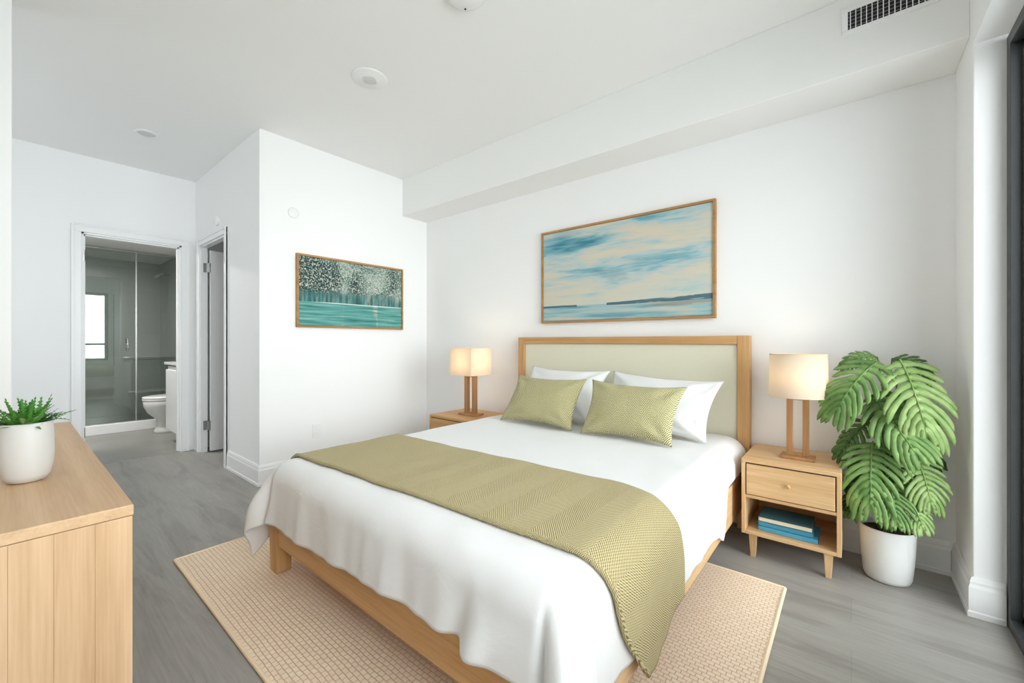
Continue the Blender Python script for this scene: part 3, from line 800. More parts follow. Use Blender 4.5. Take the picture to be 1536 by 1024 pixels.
for l in o.data.loops:
    c_ = o.data.vertices[l.vertex_index].co; uvl.data[l.index].uv = (c_.x * 1.4, c_.z + c_.y)

# ------------------------------------------------------------------ pillows
def pillow(name, label, bl, br, tl, tr, thick, m, group, wr, seed, pinch=0.10, up=0.0):
    """a filled cushion through four corner points (bottom-left, bottom-right, top-left, top-right)"""
    bl, br, tl, tr = map(Vector, (bl, br, tl, tr))
    base = (bl + br) / 2
    n = ((br - bl).cross(tl - bl)).normalized()      # faces the camera side
    bm = bmesh.new(); uvl = bm.loops.layers.uv.new('UVMap'); NU, NV = 48, 36; uvs = {}; grids = []
    W = (br - bl).length; Hh = (tl - bl).length
    for side in (1, -1):
        g = []
        for i in range(NU + 1):
            row = []
            for j in range(NV + 1):
                u, v = i / NU * 2 - 1, j / NV * 2 - 1
                uu = u * (1 - pinch * (1 - v * v) * abs(u) ** 2); vv = v * (1 - pinch * 1.5 * (1 - u * u) * abs(v) ** 2)
                s, t = (uu + 1) / 2, (vv + 1) / 2
                p = bl * (1 - s) * (1 - t) + br * s * (1 - t) + tl * (1 - s) * t + tr * s * t
                e = max(0.0, (1 - u * u)) ** 0.45 * max(0.0, (1 - v * v)) ** 0.45
                h = thick / 2 * e * (1.0 + 0.12 * (-v))
                edge = (i in (0, NU)) or (j in (0, NV))
                q = noise.noise(Vector((u * 1.3 + seed, v * 1.3, side))) * wr + noise.noise(Vector((u * 3 + seed * 2, v * 3.5, side * 2))) * wr * 0.5
                # radiating creases towards the corners
                ang = math.atan2(abs(v) - 1.05, abs(u) - 1.05); dcor = math.hypot(abs(u) - 1, abs(v) - 1)
                q += wr * 0.9 * math.sin(ang * 9 + seed + u) * math.exp(-((dcor - 0.45) / 0.3) ** 2)
                p = p + n * (side * h + (0 if edge else q * min(1, e * 1.6)))
                if p.z < base.z - 0.002 and v < -0.4: p.z = base.z - 0.002 + (p.z - base.z) * 0.15
                if edge and side == -1: row.append(grids[0][i][j]); continue
                w_ = bm.verts.new(p - base); row.append(w_); uvs[w_] = (u * W / 2, v * Hh / 2)
            g.append(row)
        grids.append(g)
        for i in range(NU):
            for j in range(NV):
                vs = (g[i][j], g[i + 1][j], g[i + 1][j + 1], g[i][j + 1])
                f = bm.faces.new(vs if side == 1 else vs[::-1])
                for l in f.loops: l[uvl].uv = uvs[l.vert]
    me = bpy.data.meshes.new(name); bm.to_mesh(me); bm.free(); me.materials.append(M[m])
    me.polygons.foreach_set('use_smooth', [True] * len(me.polygons))
    o = bpy.data.objects.new(name, me); C.objects.link(o); o.location = base
    return tag(o, label, 'pillow', group)
ZP = 0.545
pillow('pillow', 'white pillow leaning on the headboard, behind the green pillow nearest the left nightstand', (-1.975, 2.40, ZP), (-1.33, 2.42, ZP), (-1.935, 2.62, 0.905), (-1.275, 2.62, 0.895), 0.15, 'cotton', 'white sleeping pillows', 0.008, 1.0)
pillow('pillow', 'white pillow leaning on the headboard, behind the green pillow nearest the right nightstand', (-1.27, 2.42, ZP), (-0.605, 2.39, ZP), (-1.255, 2.62, 0.895), (-0.560, 2.60, 0.868), 0.15, 'cotton', 'white sleeping pillows', 0.008, 4.0)
pillow('pillow', 'olive green herringbone accent pillow on the left half of the bed', (-1.912, 2.195, ZP), (-1.335, 2.20, ZP), (-1.880, 2.375, 0.855), (-1.325, 2.385, 0.853), 0.125, 'green_pillow', 'olive accent pillows', 0.007, 8.0, 0.10)
pillow('pillow', 'olive green herringbone accent pillow on the right half of the bed', (-1.262, 2.18, ZP), (-0.722, 2.19, ZP), (-1.275, 2.36, 0.855), (-0.700, 2.385, 0.845), 0.125, 'green_pillow', 'olive accent pillows', 0.007, 12.0, 0.10)

# ------------------------------------------------------------------ nightstands
def nightstand(label, loc, W, D, Ht, tone, group='oak nightstands'):
    """origin at the front-left foot of the body on the floor; body spans +X, +Y"""
    t = thing('nightstand', label, 'nightstand', loc, 0, group)
    x, y, z = tone + '_x', tone + '_y', tone + '_z'; k = 0.018; zb = 0.118
    obj('top', BX(0, W, 0, D, Ht - 0.020, Ht, bev=0.003), x, t)
    obj('side_panel', BX(0, k, 0, D, zb, Ht - 0.020, bev=0.002), z, t)
    obj('side_panel', BX(W - k, W, 0, D, zb, Ht - 0.020, bev=0.002), z, t)
    obj('bottom_shelf', BX(k, W - k, 0, D, zb, zb + k, bev=0.002), x, t)
    obj('back_panel', BX(k, W - k, D - 0.012, D, zb + k, Ht - 0.020), x, t)
    dz0, dz1 = Ht - 0.178, Ht - 0.026
    obj('divider_shelf', BX(k, W - k, 0.002, D - 0.012, dz0 - 0.020, dz0 - 0.004, bev=0.0015), x, t)
    dr = obj('drawer', BX(k + 0.005, W - k - 0.005, -0.003, 0.018, dz0, dz1, bev=0.002), x, t)
    kb = lathe([(0, 0.016), (0.008, 0.015), (0.010, 0.011), (0.006, 0.004), (0.005, 0.0), (0, 0.0)], 20)
    bmesh.ops.transform(kb, matrix=Matrix.Translation((W / 2, -0.003, (dz0 + dz1) / 2)) @ Matrix.Rotation(PI / 2, 4, 'X'), verts=kb.verts)
    obj('knob', kb, 'amber_y', dr, smooth=True)
    obj('drawer_shadow_sheet', BX(k, W - k, 0.010, 0.016, dz0 - 0.004, Ht - 0.020), 'vent_and_shadow_dark', t)  # near-black sheet paints the shadow in the gaps around the drawer
    for lx in (0.030, W - 0.030 - 0.036):
        for ly in (0.012, D - 0.05):
            obj('leg', taper(lx, lx + 0.036, ly, ly + 0.036, 0.0, zb, 0.62), z, t)
    return t
nightstand('oak nightstand right of the bed beside the monstera, books on its open shelf', (-0.436, 2.385, 0), 0.402, 0.40, 0.500, 'oak')
nightstand('oak nightstand left of the bed in the corner by the picture wall', (-2.795, 2.29, 0), 0.515, 0.45, 0.472, 'amber')

# ------------------------------------------------------------------ table lamps
def table_lamp(label, loc, rz, shade, zs0, zs1, stand_w, stand_t, base_w, base_d, group='bedside lamps', power=0.28):
    t = thing('table_lamp', label, 'lamp', loc, rz, group)
    obj('base', BX(-base_w / 2, base_w / 2, -base_d / 2, base_d / 2, 0.0, 0.014, bev=0.003), 'walnutish', t)
    b = bmesh.new(); s, q = stand_w / 2, stand_t
    box(b, -s, -s + q, -q / 2, q / 2, 0.014, zs0 + 0.01, bev=0.002); box(b, s - q, s, -q / 2, q / 2, 0.014, zs0 + 0.01, bev=0.002)
    box(b, -s + q, s - q, -q / 2, q / 2, zs0 - 0.018, zs0 + 0.008, bev=0.001); box(b, -s + q, s - q, -q / 2, q / 2, 0.014, 0.026, bev=0.001)
    obj('stand', b, 'walnutish', t)
    b = tube([(0, 0, zs0), (0, 0, zs0 + 0.05)], 0.012, 12); obj('socket', b, 'steel', t)
    zc = zs0 + 0.085
    b = bmesh.new(); bmesh.ops.create_uvsphere(b, u_segments=16, v_segments=10, radius=0.028); bmesh.ops.translate(b, verts=b.verts, vec=(0, 0, zc)); obj('bulb', b, 'bulb', t, smooth=True)
    if shade[0] == 'round':
        r0, r1 = shade[1], shade[2]; k = 0.003
        b = lathe([(r0, zs0), (r1, zs1), (r1 - k, zs1), (r0 - k, zs0), (r0, zs0)], 64)
        rim = lathe([(r1 + 0.001, zs1 - 0.004), (r1 + 0.001, zs1 + 0.001), (r1 - k - 0.001, zs1 + 0.001), (r1 - k - 0.001, zs1 - 0.004), (r1 + 0.001, zs1 - 0.004)], 64)
        rim2 = lathe([(r0 + 0.001, zs0 - 0.001), (r0 + 0.001, zs0 + 0.004), (r0 - k - 0.001, zs0 + 0.004), (r0 - k - 0.001, zs0 - 0.001), (r0 + 0.001, zs0 - 0.001)], 64)
        smooth = True
    else:
        a = shade[1]; k = 0.003; b = bmesh.new(); rim = bmesh.new(); rim2 = None
        for sx, sy in ((1, 0), (-1, 0), (0, 1), (0, -1)):
            if sx: box(b, sx * a - k / 2, sx * a + k / 2, -a, a, zs0, zs1); box(rim, sx * a - 0.003, sx * a + 0.003, -a, a, zs1 - 0.003, zs1 + 0.001)
            else: box(b, -a, a, sy * a - k / 2, sy * a + k / 2, zs0, zs1); box(rim, -a, a, sy * a - 0.003, sy * a + 0.003, zs1 - 0.003, zs1 + 0.001)
        smooth = False
    sh_ = obj('lamp_shade', b, 'shade', t, smooth=smooth); obj('rim', rim, 'shade', sh_)
    if rim2: obj('rim', rim2, 'shade', sh_)
    b = bmesh.new()
    R_ = shade[-1] - 0.003
    for k in range(3):
        an = k * 2 * PI / 3; RR_ = R_ if shade[0] == 'round' else R_ * 0.99
        p = (RR_ * math.cos(an), RR_ * math.sin(an), zs1 - 0.012)
        tube([(0, 0, zs0 + 0.05), (0, 0, zs0 + 0.051), (p[0] * 0.3, p[1] * 0.3, zs1 - 0.02), p], 0.0015, 6, bm=b)
    obj('shade_support', b, 'steel', t)
    l = bpy.data.lights.new('lamp_bulb_light', 'POINT'); l.energy = power; l.color = (1.0, 0.84, 0.66); l.shadow_soft_size = 0.03
    lo = bpy.data.objects.new('lamp_bulb_light', l); C.objects.link(lo); lo.parent = t; lo.location = (0, 0, zc + 0.04)
    return t
table_lamp('wooden table lamp with a round cream shade on the right nightstand', (-0.212, 2.56, 0.500), 0.0, ('round', 0.128, 0.123), 0.315, 0.532, 0.094, 0.026, 0.145, 0.105, power=0.22)
table_lamp('wooden table lamp with a square cream shade on the left nightstand', (-2.505, 2.50, 0.472), 0.0, ('square', 0.123, 0.123), 0.340, 0.565, 0.125, 0.034, 0.19, 0.12, power=0.55)

# ------------------------------------------------------------------ books
def book(label, x0, x1, y0, y1, z0, z1, cover, pages, rz=0.0):
    cx, cy = (x0 + x1) / 2, (y0 + y1) / 2
    t = thing('book', label, 'book', (cx, cy, z0), rz, 'books on the nightstand shelf')
    w2, d2, h = (x1 - x0) / 2, (y1 - y0) / 2, z1 - z0; c = 0.0022
    b = bmesh.new(); box(b, -w2, w2, -d2, d2, 0, c, bev=0.0008); box(b, -w2, w2, -d2, d2, h - c, h, bev=0.0008)
    box(b, -w2, -w2 + c, -d2, d2, 0, h, bev=0.0008)
    if not pages: box(b, -w2, w2, -d2, -d2 + c, 0, h, bev=0.0008)
    obj('cover', b, cover, t)
    obj('pages', BX(-w2 + c, w2 - 0.004, -d2 + (0.004 if pages else c), d2 - 0.004, c, h - c), 'paper', t)
M['paper'] = mat('cream_paper', srgb(226, 214, 188), 0.8)
M['teal_dark'] = mat('dark_teal_cloth', srgb(62, 108, 122), 0.6, noise_amt=0.25, noise_scale=60)
M['teal'] = mat('teal_blue_cloth', srgb(66, 146, 178), 0.55, noise_amt=0.12, noise_scale=60)
M['teal2'] = mat('bright_teal_cloth', srgb(78, 158, 190), 0.55, noise_amt=0.12, noise_scale=60)
zs = 0.137
book('bright blue book with a wide cover, lowest in the shelf stack', -0.366, -0.120, 2.425, 2.60, zs, zs + 0.022, 'teal2', False, -0.02)
book('teal blue book in the middle of the shelf stack', -0.368, -0.140, 2.43, 2.595, zs + 0.0225, zs + 0.044, 'teal', False, 0.0)
book('dark teal book with cream page edges, topmost of the shelf stack', -0.368, -0.142, 2.427, 2.60, zs + 0.0445, zs + 0.068, 'teal_dark', True, 0.01)

# ------------------------------------------------------------------ dresser
DX0, DX1, DY0, DY1, DZ = -2.71, -1.222, -0.235, 0.176, 0.737
dr = thing('dresser', 'light oak dresser with plank-lined end panel, at the left edge of the photo', 'dresser', ((DX0 + DX1) / 2, (DY0 + DY1) / 2, 0))
def dp(name, bm, m, parent=None, smooth=False): return obj(name, rel(bm, dr), m, parent or dr, smooth)
dp('top', BX(DX0, DX1, DY0, DY1, DZ - 0.024, DZ, bev=0.0025), 'pale_x')
b = bmesh.new(); n = 7; yy = DY0 + 0.002; step = (DY1 - DY0 - 0.004) / n
for k in range(n): box(b, DX1 - 0.022, DX1 - 0.002, yy + k * step + 0.0001, yy + (k + 1) * step - 0.0001, 0.03, DZ - 0.025, bev=0.0004)
dp('end_panel', b, 'pale_z')
dp('end_panel', BX(DX0 + 0.002, DX0 + 0.022, DY0 + 0.002, DY1 - 0.002, 0.03, DZ - 0.025, bev=0.002), 'pale_z')
dp('back_panel', BX(DX0 + 0.022, DX1 - 0.022, DY0 + 0.004, DY0 + 0.014, 0.03, DZ - 0.025), 'pale_x')
dp('plinth', BX(DX0 + 0.03, DX1 - 0.03, DY0 + 0.02, DY1 - 0.03, 0.0, 0.05), 'pale_x')
dp('carcass', BX(DX0 + 0.022, DX1 - 0.022, DY0 + 0.014, DY1 - 0.024, 0.05, DZ - 0.025), 'pale_x')
for i in range(3):
    for j in range(3):
        w_ = (DX1 - DX0 - 0.05) / 3; h_ = (DZ - 0.085) / 3; x = DX0 + 0.025 + i * w_; z = 0.055 + j * h_
        q = dp('drawer', BX(x + 0.002, x + w_ - 0.002, DY1 - 0.022, DY1 - 0.003, z + 0.002, z + h_ - 0.002, bev=0.0015), 'pale_x')

# ------------------------------------------------------------------ potted plants
def place(px, bm): return bm
fp = thing('potted_plant', 'small leafy green plant in a rounded white pot on the dresser', 'plant', (-1.636, 0.030, DZ))
R = 0.0745
pr = [(0, 0.0), (0.035, 0.0), (0.052, 0.004), (0.064, 0.018), (0.071, 0.040), (0.0745, 0.075), (0.0735, 0.115), (0.071, 0.150), (0.069, 0.152), (0.067, 0.150), (0.066, 0.135), (0, 0.135)]
obj('pot', lathe([(r * 0.66, z) for r, z in pr], 64), 'pot_matte', fp, smooth=True)
obj('soil', lathe([(0, 0.143), (0.025, 0.142), (0.0437, 0.139), (0.0437, 0.134), (0, 0.134)], 32), 'soil', fp, smooth=True)
def frond(bm, uvl, base, az, L, lift, curl, wid, n=9):
    """small serrated leaf blade rising from base"""
    d = Vector((math.cos(az), math.sin(az), 0)); s = Vector((-d.y, d.x, 0)); prev = None
    for k in range(n * 2 + 1):
        t = k / (n * 2); ang = lift - curl * t
        if k == 0: p = base.copy()
        else: p = p + (d * math.cos(ang) + Vector((0, 0, 1)) * math.sin(ang)) * (L / (n * 2))
        w_ = wid * (math.sin(PI * min(1, t * 0.9 + 0.08)) ** 0.7) * (1.0 if k % 2 else 0.30)
        if k == n * 2: w_ = 0.0006
        up = Vector((-d.x * math.sin(ang), -d.y * math.sin(ang), math.cos(ang)))
        row = [bm.verts.new(p - s * w_ + up * w_ * 0.35), bm.verts.new(p), bm.verts.new(p + s * w_ + up * w_ * 0.35)]
        if prev:
            for i in range(2):
                f = bm.faces.new((prev[i], prev[i + 1], row[i + 1], row[i]))
                for l in f.loops: l[uvl].uv = (0.0 if (l.vert in (prev[0], row[0])) else (0.5 if l.vert in (prev[1], row[1]) else 1.0), t)
        prev = row
rnd = random.Random(5)
for k in range(100):
    az = rnd.uniform(0, 2 * PI); inner = k / 100
    L = rnd.uniform(0.055, 0.088) if k % 3 else rnd.uniform(0.035, 0.055)
    lift = rnd.uniform(0.35, 1.5); r0 = rnd.uniform(0.0, 0.026)
    bm = bmesh.new(); uvl = bm.loops.layers.uv.new('UVMap')
    frond(bm, uvl, Vector((r0 * math.cos(az), r0 * math.sin(az), 0.139)), az, L, lift, rnd.uniform(-0.2, 1.0), rnd.uniform(0.006, 0.0095))
    obj('leaf', bm, 'fern', fp, smooth=True)

PLX, PLY = 0.128, 2.585
mo = thing('potted_monstera', 'tall monstera with drooping split leaves in a white floor pot by the window corner', 'plant', (PLX, PLY, 0.0))
pr = [(0, 0.0), (0.070, 0.0), (0.080, 0.004), (0.086, 0.02), (0.092, 0.08), (0.097, 0.16), (0.100, 0.235), (0.1, 0.240), (0.098, 0.2425), (0.095, 0.240), (0.093, 0.215), (0, 0.215)]
obj('pot', lathe(pr, 64), 'pot_white', mo, smooth=True)
obj('soil', lathe([(0, 0.226), (0.05, 0.224), (0.093, 0.218), (0.093, 0.212), (0, 0.212)], 40), 'soil', mo, smooth=True)

FPX, YAW = 620.4, 0.6872
def at(px, py, Y):
    """point of the plane y = Y that the photo shows at (px, py); used to read leaf positions off the photo"""
    r = (px - 768) / FPX; d = Vector((math.cos(YAW) * r - math.sin(YAW), math.sin(YAW) * r + math.cos(YAW), (512.26 - py) / FPX))
    return Vector((0, 0, CAM_H)) + d * (Y / d.y)
def monstera_leaf(p0, p1, width, facing, nl=8, m='leaf_mid', droop=0.03, seed=0, cut=0.24, curl=0.25):
    """split leaf: midrib p0 -> p1 (world), lobes spread sideways; facing = rough outward normal"""
    rn = random.Random(seed); p0, p1 = Vector(p0), Vector(p1); ax = p1 - p0; L = ax.length; ax.normalize()
    nrm = (facing - ax * facing.dot(ax)).normalized(); sd = ax.cross(nrm).normalized()
    bm = bmesh.new(); uvl = bm.loops.layers.uv.new('UVMap')
    def mid(t):      # gentle arch of the midrib
        return p0 + ax * (L * t) + nrm * (droop * 4 * t * (1 - t) * 0.9)
    def pos(t, x, back):     # t along the midrib, x sideways distance (signed), back sag
        return mid(t) + sd * x - nrm * back
    def env(t): return width / 2 * (math.sin(PI * min(1, (t * 0.80 + 0.20)) ** 0.95) ** 0.65)
    SEG = 10
    for side in (-1, 1):
        for k in range(nl):
            t0 = 0.02 + 0.90 * k / nl; t1 = 0.02 + 0.90 * (k + 1) / nl; tc_ = (t0 + t1) / 2
            # direction of the lobe: back-swept near the base, forward near the tip
            ang = math.radians(92 - 70 * tc_ ** 0.9 + rn.uniform(-4, 4))
            Ll = env(tc_) / max(0.42, math.sin(ang)) * rn.uniform(0.88, 1.12)
            hw = (t1 - t0) * L / 2
            Ll = max(hw * 2.2, min(Ll, (1.10 * L - tc_ * L) / max(0.2, math.cos(ang))))
            hw = (t1 - t0) * L / 2; c0 = tc_ * L; prev = None
            x, a = 0.0, c0; an = ang
            px_, py_ = 0.0, c0
            for s in range(SEG + 1):
                f = s / SEG
                if s: px_ += math.sin(an) * Ll / SEG; py_ += math.cos(an) * Ll / SEG; an = max(0.12, an - 0.085)
                w_ = hw * (1.02 - 0.52 * sm(f, cut - 0.06, cut + 0.10)) * (1 + 0.48 * math.sin(PI * min(1, max(0, (f - cut) / (1 - cut))))) 
                if f > 0.8: w_ *= math.sqrt(max(0.0, 1 - ((f - 0.8) / 0.2) ** 2)) * 0.96 + 0.04
                # across-lobe direction
                qx, qy = math.cos(an), -math.sin(an)
                if f < cut: mixf = f / cut; qx *= mixf; qy = -1 * (1 - mixf) + qy * mixf
                back = curl * (px_ ** 2) / max(0.03, width) * 1.6 + 0.004 * rn.uniform(-1, 1) * f
                row = []
                for e, hz in ((-1, 0.0), (0, 0.0012), (1, 0.0)):
                    X = px_ - qx * w_ * e; A = py_ - qy * w_ * e
                    X = max(X, 0.0)
                    row.append(bm.verts.new(pos(A / L, side * X, back - hz * (0.3 + f))))
                if prev:
                    for i in range(2):
                        fc = bm.faces.new((prev[i], prev[i + 1], row[i + 1], row[i]))
                        for l in fc.loops:
                            q = 0.5 if l.vert in (prev[1], row[1]) else (0.0 if l.vert in (prev[0], row[0]) else 1.0)
                            l[uvl].uv = (q, f)
                prev = row
    # midrib
    lv = tube([mid(t / 10) + nrm * 0.0015 for t in range(11)], 0.0035, 6, bm=bm, r_end=0.001)
    for v in bm.verts: v.co -= Vector(mo.location)
    bmesh.ops.remove_doubles(bm, verts=bm.verts[:], dist=0.0002)
    me = bpy.data.meshes.new('leaf'); bm.to_mesh(me); bm.free(); me.materials.append(M[m]); me.polygons.foreach_set('use_smooth', [True] * len(me.polygons))
    o = bpy.data.objects.new('leaf', me); C.objects.link(o); o.parent = mo
    s_ = o.modifiers.new('thickness', 'SOLIDIFY'); s_.thickness = 0.0008
    return o
def stem(p, q, bend, r=0.004):
    p, q = Vector(p), Vector(q); pts = []
    for k in range(13):
        t = k / 12; pts.append(p.lerp(q, t) + Vector(bend) * math.sin(PI * t) - Vector(mo.location))
    obj('stem', tube(pts, r, 8, r_end=r * 0.7), 'stem', mo, smooth=True)
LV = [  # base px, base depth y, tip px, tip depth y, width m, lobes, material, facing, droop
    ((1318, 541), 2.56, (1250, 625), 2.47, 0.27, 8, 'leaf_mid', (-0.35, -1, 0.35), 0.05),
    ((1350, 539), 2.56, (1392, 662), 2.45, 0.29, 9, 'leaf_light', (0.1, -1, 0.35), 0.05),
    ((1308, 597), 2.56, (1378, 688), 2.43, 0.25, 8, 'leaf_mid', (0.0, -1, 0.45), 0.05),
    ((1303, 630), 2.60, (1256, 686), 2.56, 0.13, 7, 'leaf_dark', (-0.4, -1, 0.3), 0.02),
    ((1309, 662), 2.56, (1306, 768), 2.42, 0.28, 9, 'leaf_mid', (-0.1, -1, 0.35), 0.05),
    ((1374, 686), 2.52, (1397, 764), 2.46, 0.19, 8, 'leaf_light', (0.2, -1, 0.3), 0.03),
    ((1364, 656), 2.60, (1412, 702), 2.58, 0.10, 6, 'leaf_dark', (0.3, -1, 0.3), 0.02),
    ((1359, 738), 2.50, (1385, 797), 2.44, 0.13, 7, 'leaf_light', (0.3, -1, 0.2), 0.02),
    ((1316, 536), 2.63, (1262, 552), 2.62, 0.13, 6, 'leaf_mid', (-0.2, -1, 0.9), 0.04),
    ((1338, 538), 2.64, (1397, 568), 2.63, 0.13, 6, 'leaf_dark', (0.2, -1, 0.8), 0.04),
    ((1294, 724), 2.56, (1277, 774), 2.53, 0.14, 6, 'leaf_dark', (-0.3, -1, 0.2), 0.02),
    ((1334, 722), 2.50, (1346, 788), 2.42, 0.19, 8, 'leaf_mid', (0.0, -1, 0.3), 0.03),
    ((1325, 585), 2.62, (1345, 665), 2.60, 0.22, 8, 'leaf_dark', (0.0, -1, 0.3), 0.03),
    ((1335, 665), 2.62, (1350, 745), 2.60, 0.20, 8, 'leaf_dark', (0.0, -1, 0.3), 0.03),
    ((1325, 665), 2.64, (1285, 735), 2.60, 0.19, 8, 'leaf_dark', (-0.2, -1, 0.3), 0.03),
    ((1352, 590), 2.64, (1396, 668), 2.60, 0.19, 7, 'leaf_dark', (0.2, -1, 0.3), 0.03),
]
rnd = random.Random(3)
for k, (bpx, by, tpx, ty, w_, nl, m, fc, dpv) in enumerate(LV):
    p0 = at(bpx[0], bpx[1], by); p1 = at(tpx[0], tpx[1], ty)
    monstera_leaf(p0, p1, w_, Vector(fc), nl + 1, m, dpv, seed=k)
    a_ = k * 2.4; root = Vector((PLX + 0.030 * math.cos(a_), PLY + 0.030 * math.sin(a_), 0.222))
    stem(root, p0, ((PLX - p0.x) * 0.15 + 0.01 * math.sin(k), 0.02, 0.02), 0.0042)

# ------------------------------------------------------------------ framed pictures
def art_base(name):
    m = bpy.data.materials.new(name); m.use_nodes = True; nt = m.node_tree; p = nt.nodes['Principled BSDF']; p.inputs['Roughness'].default_value = 0.6
    p.inputs['Specular IOR Level'].default_value = 0.2
    uv = N(nt, 'ShaderNodeUVMap'); sep = N(nt, 'ShaderNodeSeparateXYZ'); nt.links.new(uv.outputs['UV'], sep.inputs[0])
    return m, nt, p, uv, sep
def stretch_noise(nt, uv, sx, sy, detail=6, dist=0.5, off=(0, 0), rot=0.0):
    mp = N(nt, 'ShaderNodeMapping'); mp.inputs['Scale'].default_value = (sx, sy, 1); mp.inputs['Location'].default_value = (off[0], off[1], 0); mp.inputs['Rotation'].default_value = (0, 0, rot)
    nt.links.new(uv.outputs['UV'], mp.inputs['Vector']); n = N(nt, 'ShaderNodeTexNoise', Scale=1.0, Detail=float(detail), Distortion=dist); nt.links.new(mp.outputs[0], n.inputs['Vector'])
    return n.outputs['Fac']
def seascape():
    m, nt, p, uv, s = art_base('seascape_painting'); U, V = s.outputs['X'], s.outputs['Y']
    cl = stretch_noise(nt, uv, 2.2, 5.5, 8, 1.0, (3.3, 1.7), 0.30)
    cl2 = stretch_noise(nt, uv, 1.6, 9.0, 7, 0.8, (9.1, 4.0), 0.22)
    cl3 = stretch_noise(nt, uv, 5.0, 22.0, 6, 1.2, (2.1, 8.0), 0.25)
    def blob(u0, v0, su, sv, slope=0.0):
        du = math_n(nt, 'DIVIDE', math_n(nt, 'SUBTRACT', U, u0), su)
        vv = math_n(nt, 'SUBTRACT', math_n(nt, 'SUBTRACT', V, v0), math_n(nt, 'MULTIPLY', math_n(nt, 'SUBTRACT', U, u0), slope))
        dv_ = math_n(nt, 'DIVIDE', vv, sv)
        q = math_n(nt, 'ADD', math_n(nt, 'MULTIPLY', du, du), math_n(nt, 'MULTIPLY', dv_, dv_))
        return math_n(nt, 'EXPONENT', math_n(nt, 'MULTIPLY', q, -1.0))
    # how blue: teal gathered upper left, a pale blue drift across the middle, cream elsewhere
    f = math_n(nt, 'MULTIPLY_ADD', math_n(nt, 'SUBTRACT', cl, 0.5), 1.7, 0.16)
    f = math_n(nt, 'MULTIPLY_ADD', math_n(nt, 'SUBTRACT', cl3, 0.5), 0.9, f)
    for (u0, v0, su, sv, sl, a) in ((0.10, 0.86, 0.20, 0.13, 0.0, 0.75), (0.36, 0.82, 0.15, 0.05, 0.15, 0.50), (0.62, 0.95, 0.18, 0.05, 0.0, 0.35), (0.50, 0.48, 0.55, 0.10, 0.12, 0.30), (0.88, 0.52, 0.22, 0.08, 0.0, 0.20), (0.1, 0.5, 0.2, 0.08, 0.1, 0.12)):
        f = math_n(nt, 'MULTIPLY_ADD', blob(u0, v0, su, sv, sl), a, f)
    sky = ramp(nt, f, [(0.0, srgb(210, 200, 180)), (0.20, srgb(198, 198, 186)), (0.38, srgb(172, 194, 196)), (0.60, srgb(128, 174, 184)), (1.0, srgb(62, 130, 146))])
    sky = mixc(nt, math_n(nt, 'MULTIPLY', ramp_f(nt, cl2, 0.52, 0.66), 0.6), sky, srgb(206, 200, 184))
    hb_ = ramp_f(nt, V, 0.42, 0.20)
    sky = mixc(nt, math_n(nt, 'MULTIPLY', hb_, 0.55), sky, srgb(196, 200, 188))
    wn = stretch_noise(nt, uv, 3.0, 26.0, 5, 0.3, (1, 2))
    wat = ramp(nt, wn, [(0.34, srgb(112, 154, 162)), (0.5, srgb(152, 184, 188)), (0.68, srgb(196, 192, 174))])
    # horizon
    hz = math_n(nt, 'LESS_THAN', V, 0.175)
    c = mixc(nt, hz, sky, wat)
    # land band, broken in the middle
    ln = stretch_noise(nt, uv, 4.0, 3.0, 4, 0.2, (5, 5))
    ltop = math_n(nt, 'ADD', 0.178, math_n(nt, 'MULTIPLY', math_n(nt, 'MAXIMUM', math_n(nt, 'SUBTRACT', U, 0.40), 0.0), 0.045))
    ltop = math_n(nt, 'MULTIPLY_ADD', ln, 0.012, ltop)
    l1 = math_n(nt, 'MULTIPLY', math_n(nt, 'LESS_THAN', V, ltop), math_n(nt, 'GREATER_THAN', V, math_n(nt, 'MULTIPLY_ADD', ln, 0.02, 0.152)))
    gap = math_n(nt, 'ADD', math_n(nt, 'LESS_THAN', U, 0.25), math_n(nt, 'GREATER_THAN', U, 0.44))
    l1 = math_n(nt, 'MULTIPLY', l1, gap)
    c = mixc(nt, math_n(nt, 'MULTIPLY', l1, ramp_f(nt, cl3, 0.30, 0.44)), c, srgb(84, 112, 124))
    l2 = math_n(nt, 'MULTIPLY', math_n(nt, 'MULTIPLY', math_n(nt, 'LESS_THAN', V, 0.160), math_n(nt, 'GREATER_THAN', V, math_n(nt, 'MULTIPLY_ADD', wn, 0.12, 0.065))), ramp_f(nt, U, 0.60, 0.80))
    c = mixc(nt, math_n(nt, 'MULTIPLY', l2, 0.6), c, srgb(150, 132, 112))
    nt.links.new(c, p.inputs['Base Color'])
    bn = stretch_noise(nt, uv, 40, 90, 3, 0.5); b = N(nt, 'ShaderNodeBump', Strength=0.3, Distance=0.001); nt.links.new(bn, b.inputs['Height']); nt.links.new(b.outputs['Normal'], p.inputs['Normal'])
    return m
def ramp_f(nt, fac, a, c):
    mr = N(nt, 'ShaderNodeMapRange'); mr.clamp = True
    mr.inputs['From Min'].default_value = a; mr.inputs['From Max'].default_value = c
    nt.links.new(fac, mr.inputs['Value']); return mr.outputs['Result']
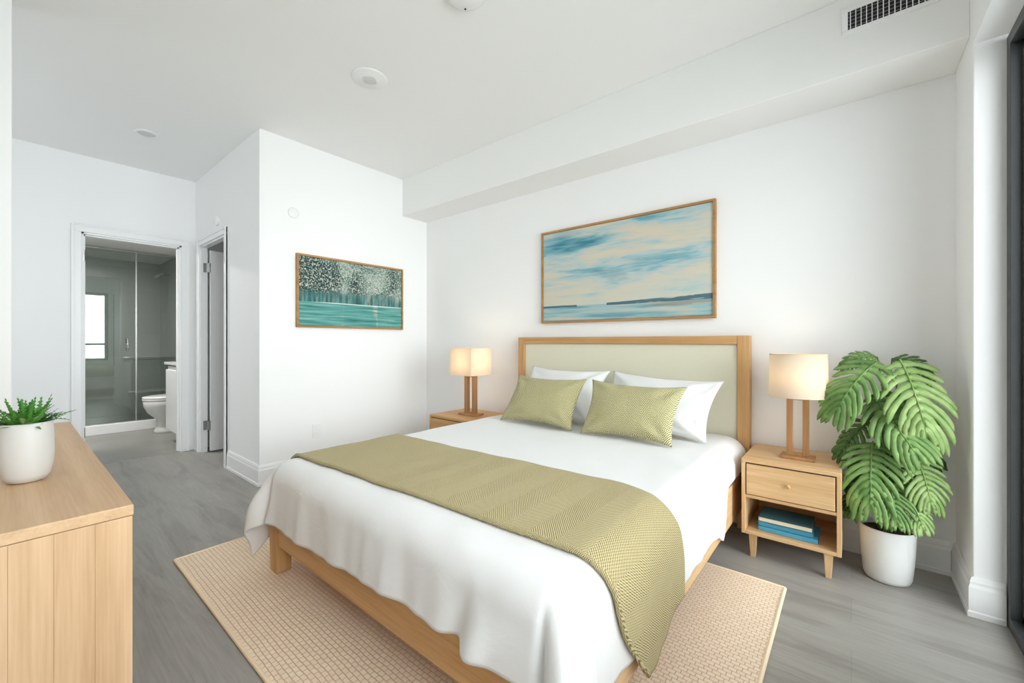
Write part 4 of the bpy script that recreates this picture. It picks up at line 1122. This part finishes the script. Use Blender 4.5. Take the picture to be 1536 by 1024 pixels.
def lakescape():
    m, nt, p, uv, s = art_base('speckled_lake_painting'); U, V = s.outputs['X'], s.outputs['Y']
    mist = stretch_noise(nt, uv, 4.0, 2.4, 6, 0.6, (2, 2))
    gx = math_n(nt, 'MULTIPLY_ADD', U, 0.22, math_n(nt, 'SUBTRACT', mist, 0.14))
    back = ramp(nt, gx, [(0.36, srgb(46, 72, 68)), (0.50, srgb(118, 142, 132)), (0.64, srgb(176, 188, 176))])
    # speckle foliage: pale and dark dabs
    mp = N(nt, 'ShaderNodeMapping'); mp.inputs['Scale'].default_value = (2.05, 1.0, 1); nt.links.new(uv.outputs['UV'], mp.inputs['Vector'])
    n1 = N(nt, 'ShaderNodeTexNoise', Scale=46.0, Detail=3.0, Distortion=1.0); nt.links.new(mp.outputs[0], n1.inputs['Vector'])
    n2 = N(nt, 'ShaderNodeTexNoise', Scale=38.0, Detail=3.0, Distortion=1.2); nt.links.new(mp.outputs[0], n2.inputs['Vector']); n2.inputs['Distortion'].default_value = 1.6
    up = ramp_f(nt, V, 0.44, 0.56)
    lt = math_n(nt, 'MULTIPLY', ramp_f(nt, n1.outputs['Fac'], 0.54, 0.58), up)
    dk = math_n(nt, 'MULTIPLY', ramp_f(nt, n2.outputs['Fac'], 0.56, 0.60), up)
    c = mixc(nt, math_n(nt, 'MULTIPLY', dk, 0.9), back, srgb(30, 48, 46)); c = mixc(nt, math_n(nt, 'MULTIPLY', lt, 0.85), c, srgb(206, 212, 200))
    # tree line
    tv = stretch_noise(nt, uv, 34.0, 2.0, 4, 0.2, (4, 4))
    trees = ramp(nt, tv, [(0.32, srgb(60, 70, 66)), (0.48, srgb(58, 116, 118)), (0.58, srgb(112, 150, 148)), (0.7, srgb(98, 84, 66))])
    tf = math_n(nt, 'MULTIPLY', ramp_f(nt, math_n(nt, 'MULTIPLY_ADD', tv, 0.25, V), 0.66, 0.56), 0.9)
    c = mixc(nt, tf, c, trees)
    wn = stretch_noise(nt, uv, 3.0, 30.0, 5, 0.4, (7, 3)); wc = stretch_noise(nt, uv, 12.0, 1.2, 3, 0.2, (1, 7))
    wat = ramp(nt, wn, [(0.3, srgb(52, 116, 112)), (0.52, srgb(92, 156, 150)), (0.75, srgb(142, 184, 176))])
    wat = mixc(nt, math_n(nt, 'MULTIPLY', ramp_f(nt, wc, 0.56, 0.68), math_n(nt, 'MULTIPLY', ramp_f(nt, U, 0.3, 0.7), ramp_f(nt, wn, 0.4, 0.6))), wat, srgb(196, 190, 170))
    c = mixc(nt, math_n(nt, 'LESS_THAN', V, 0.355), c, wat)
    ln = math_n(nt, 'MULTIPLY', math_n(nt, 'LESS_THAN', V, 0.362), math_n(nt, 'GREATER_THAN', V, 0.350))
    c = mixc(nt, math_n(nt, 'MULTIPLY', ln, ramp_f(nt, U, 0.1, 0.3)), c, srgb(214, 226, 220))
    nt.links.new(c, p.inputs['Base Color'])
    return m
def picture(name, label, c, w, h, face, m, ft=0.016, d=0.03):
    """face '-y' hangs on the bed wall, '+x' on the picture wall; c = centre on the wall"""
    t = thing(name, label, 'painting', c, 0.0 if face == '-y' else PI / 2)
    b = bmesh.new(); box(b, -w / 2, w / 2, -d, 0, -h / 2, -h / 2 + ft, bev=0.0015); box(b, -w / 2, w / 2, -d, 0, h / 2 - ft, h / 2, bev=0.0015)
    box(b, -w / 2, -w / 2 + ft, -d, 0, -h / 2 + ft, h / 2 - ft, bev=0.0008); box(b, w / 2 - ft, w / 2, -d, 0, -h / 2 + ft, h / 2 - ft, bev=0.0008)
    obj('frame', b, 'frame_x', t)
    bm = bmesh.new(); uvl = bm.loops.layers.uv.new('UVMap'); g = 0.002; box(bm, -w / 2 + ft + g, w / 2 - ft - g, -d + 0.008, -0.002, -h / 2 + ft + g, h / 2 - ft - g)
    for f in bm.faces:
        for l in f.loops: l[uvl].uv = ((l.vert.co.x + w / 2) / w, (l.vert.co.z + h / 2) / h)
    o = obj('canvas', bm, m, t)
    return t
picture('framed_painting', 'large framed seascape painting with teal and cream sky above the headboard', ((-1.967 - 0.650) / 2, YB, 1.612), 1.318, 0.740, '-y', seascape())
picture('framed_painting', 'framed speckled lake painting in teal and grey on the picture wall', (XP, (1.471 + 2.488) / 2, 1.510), 1.017, 0.598, '+x', lakescape())
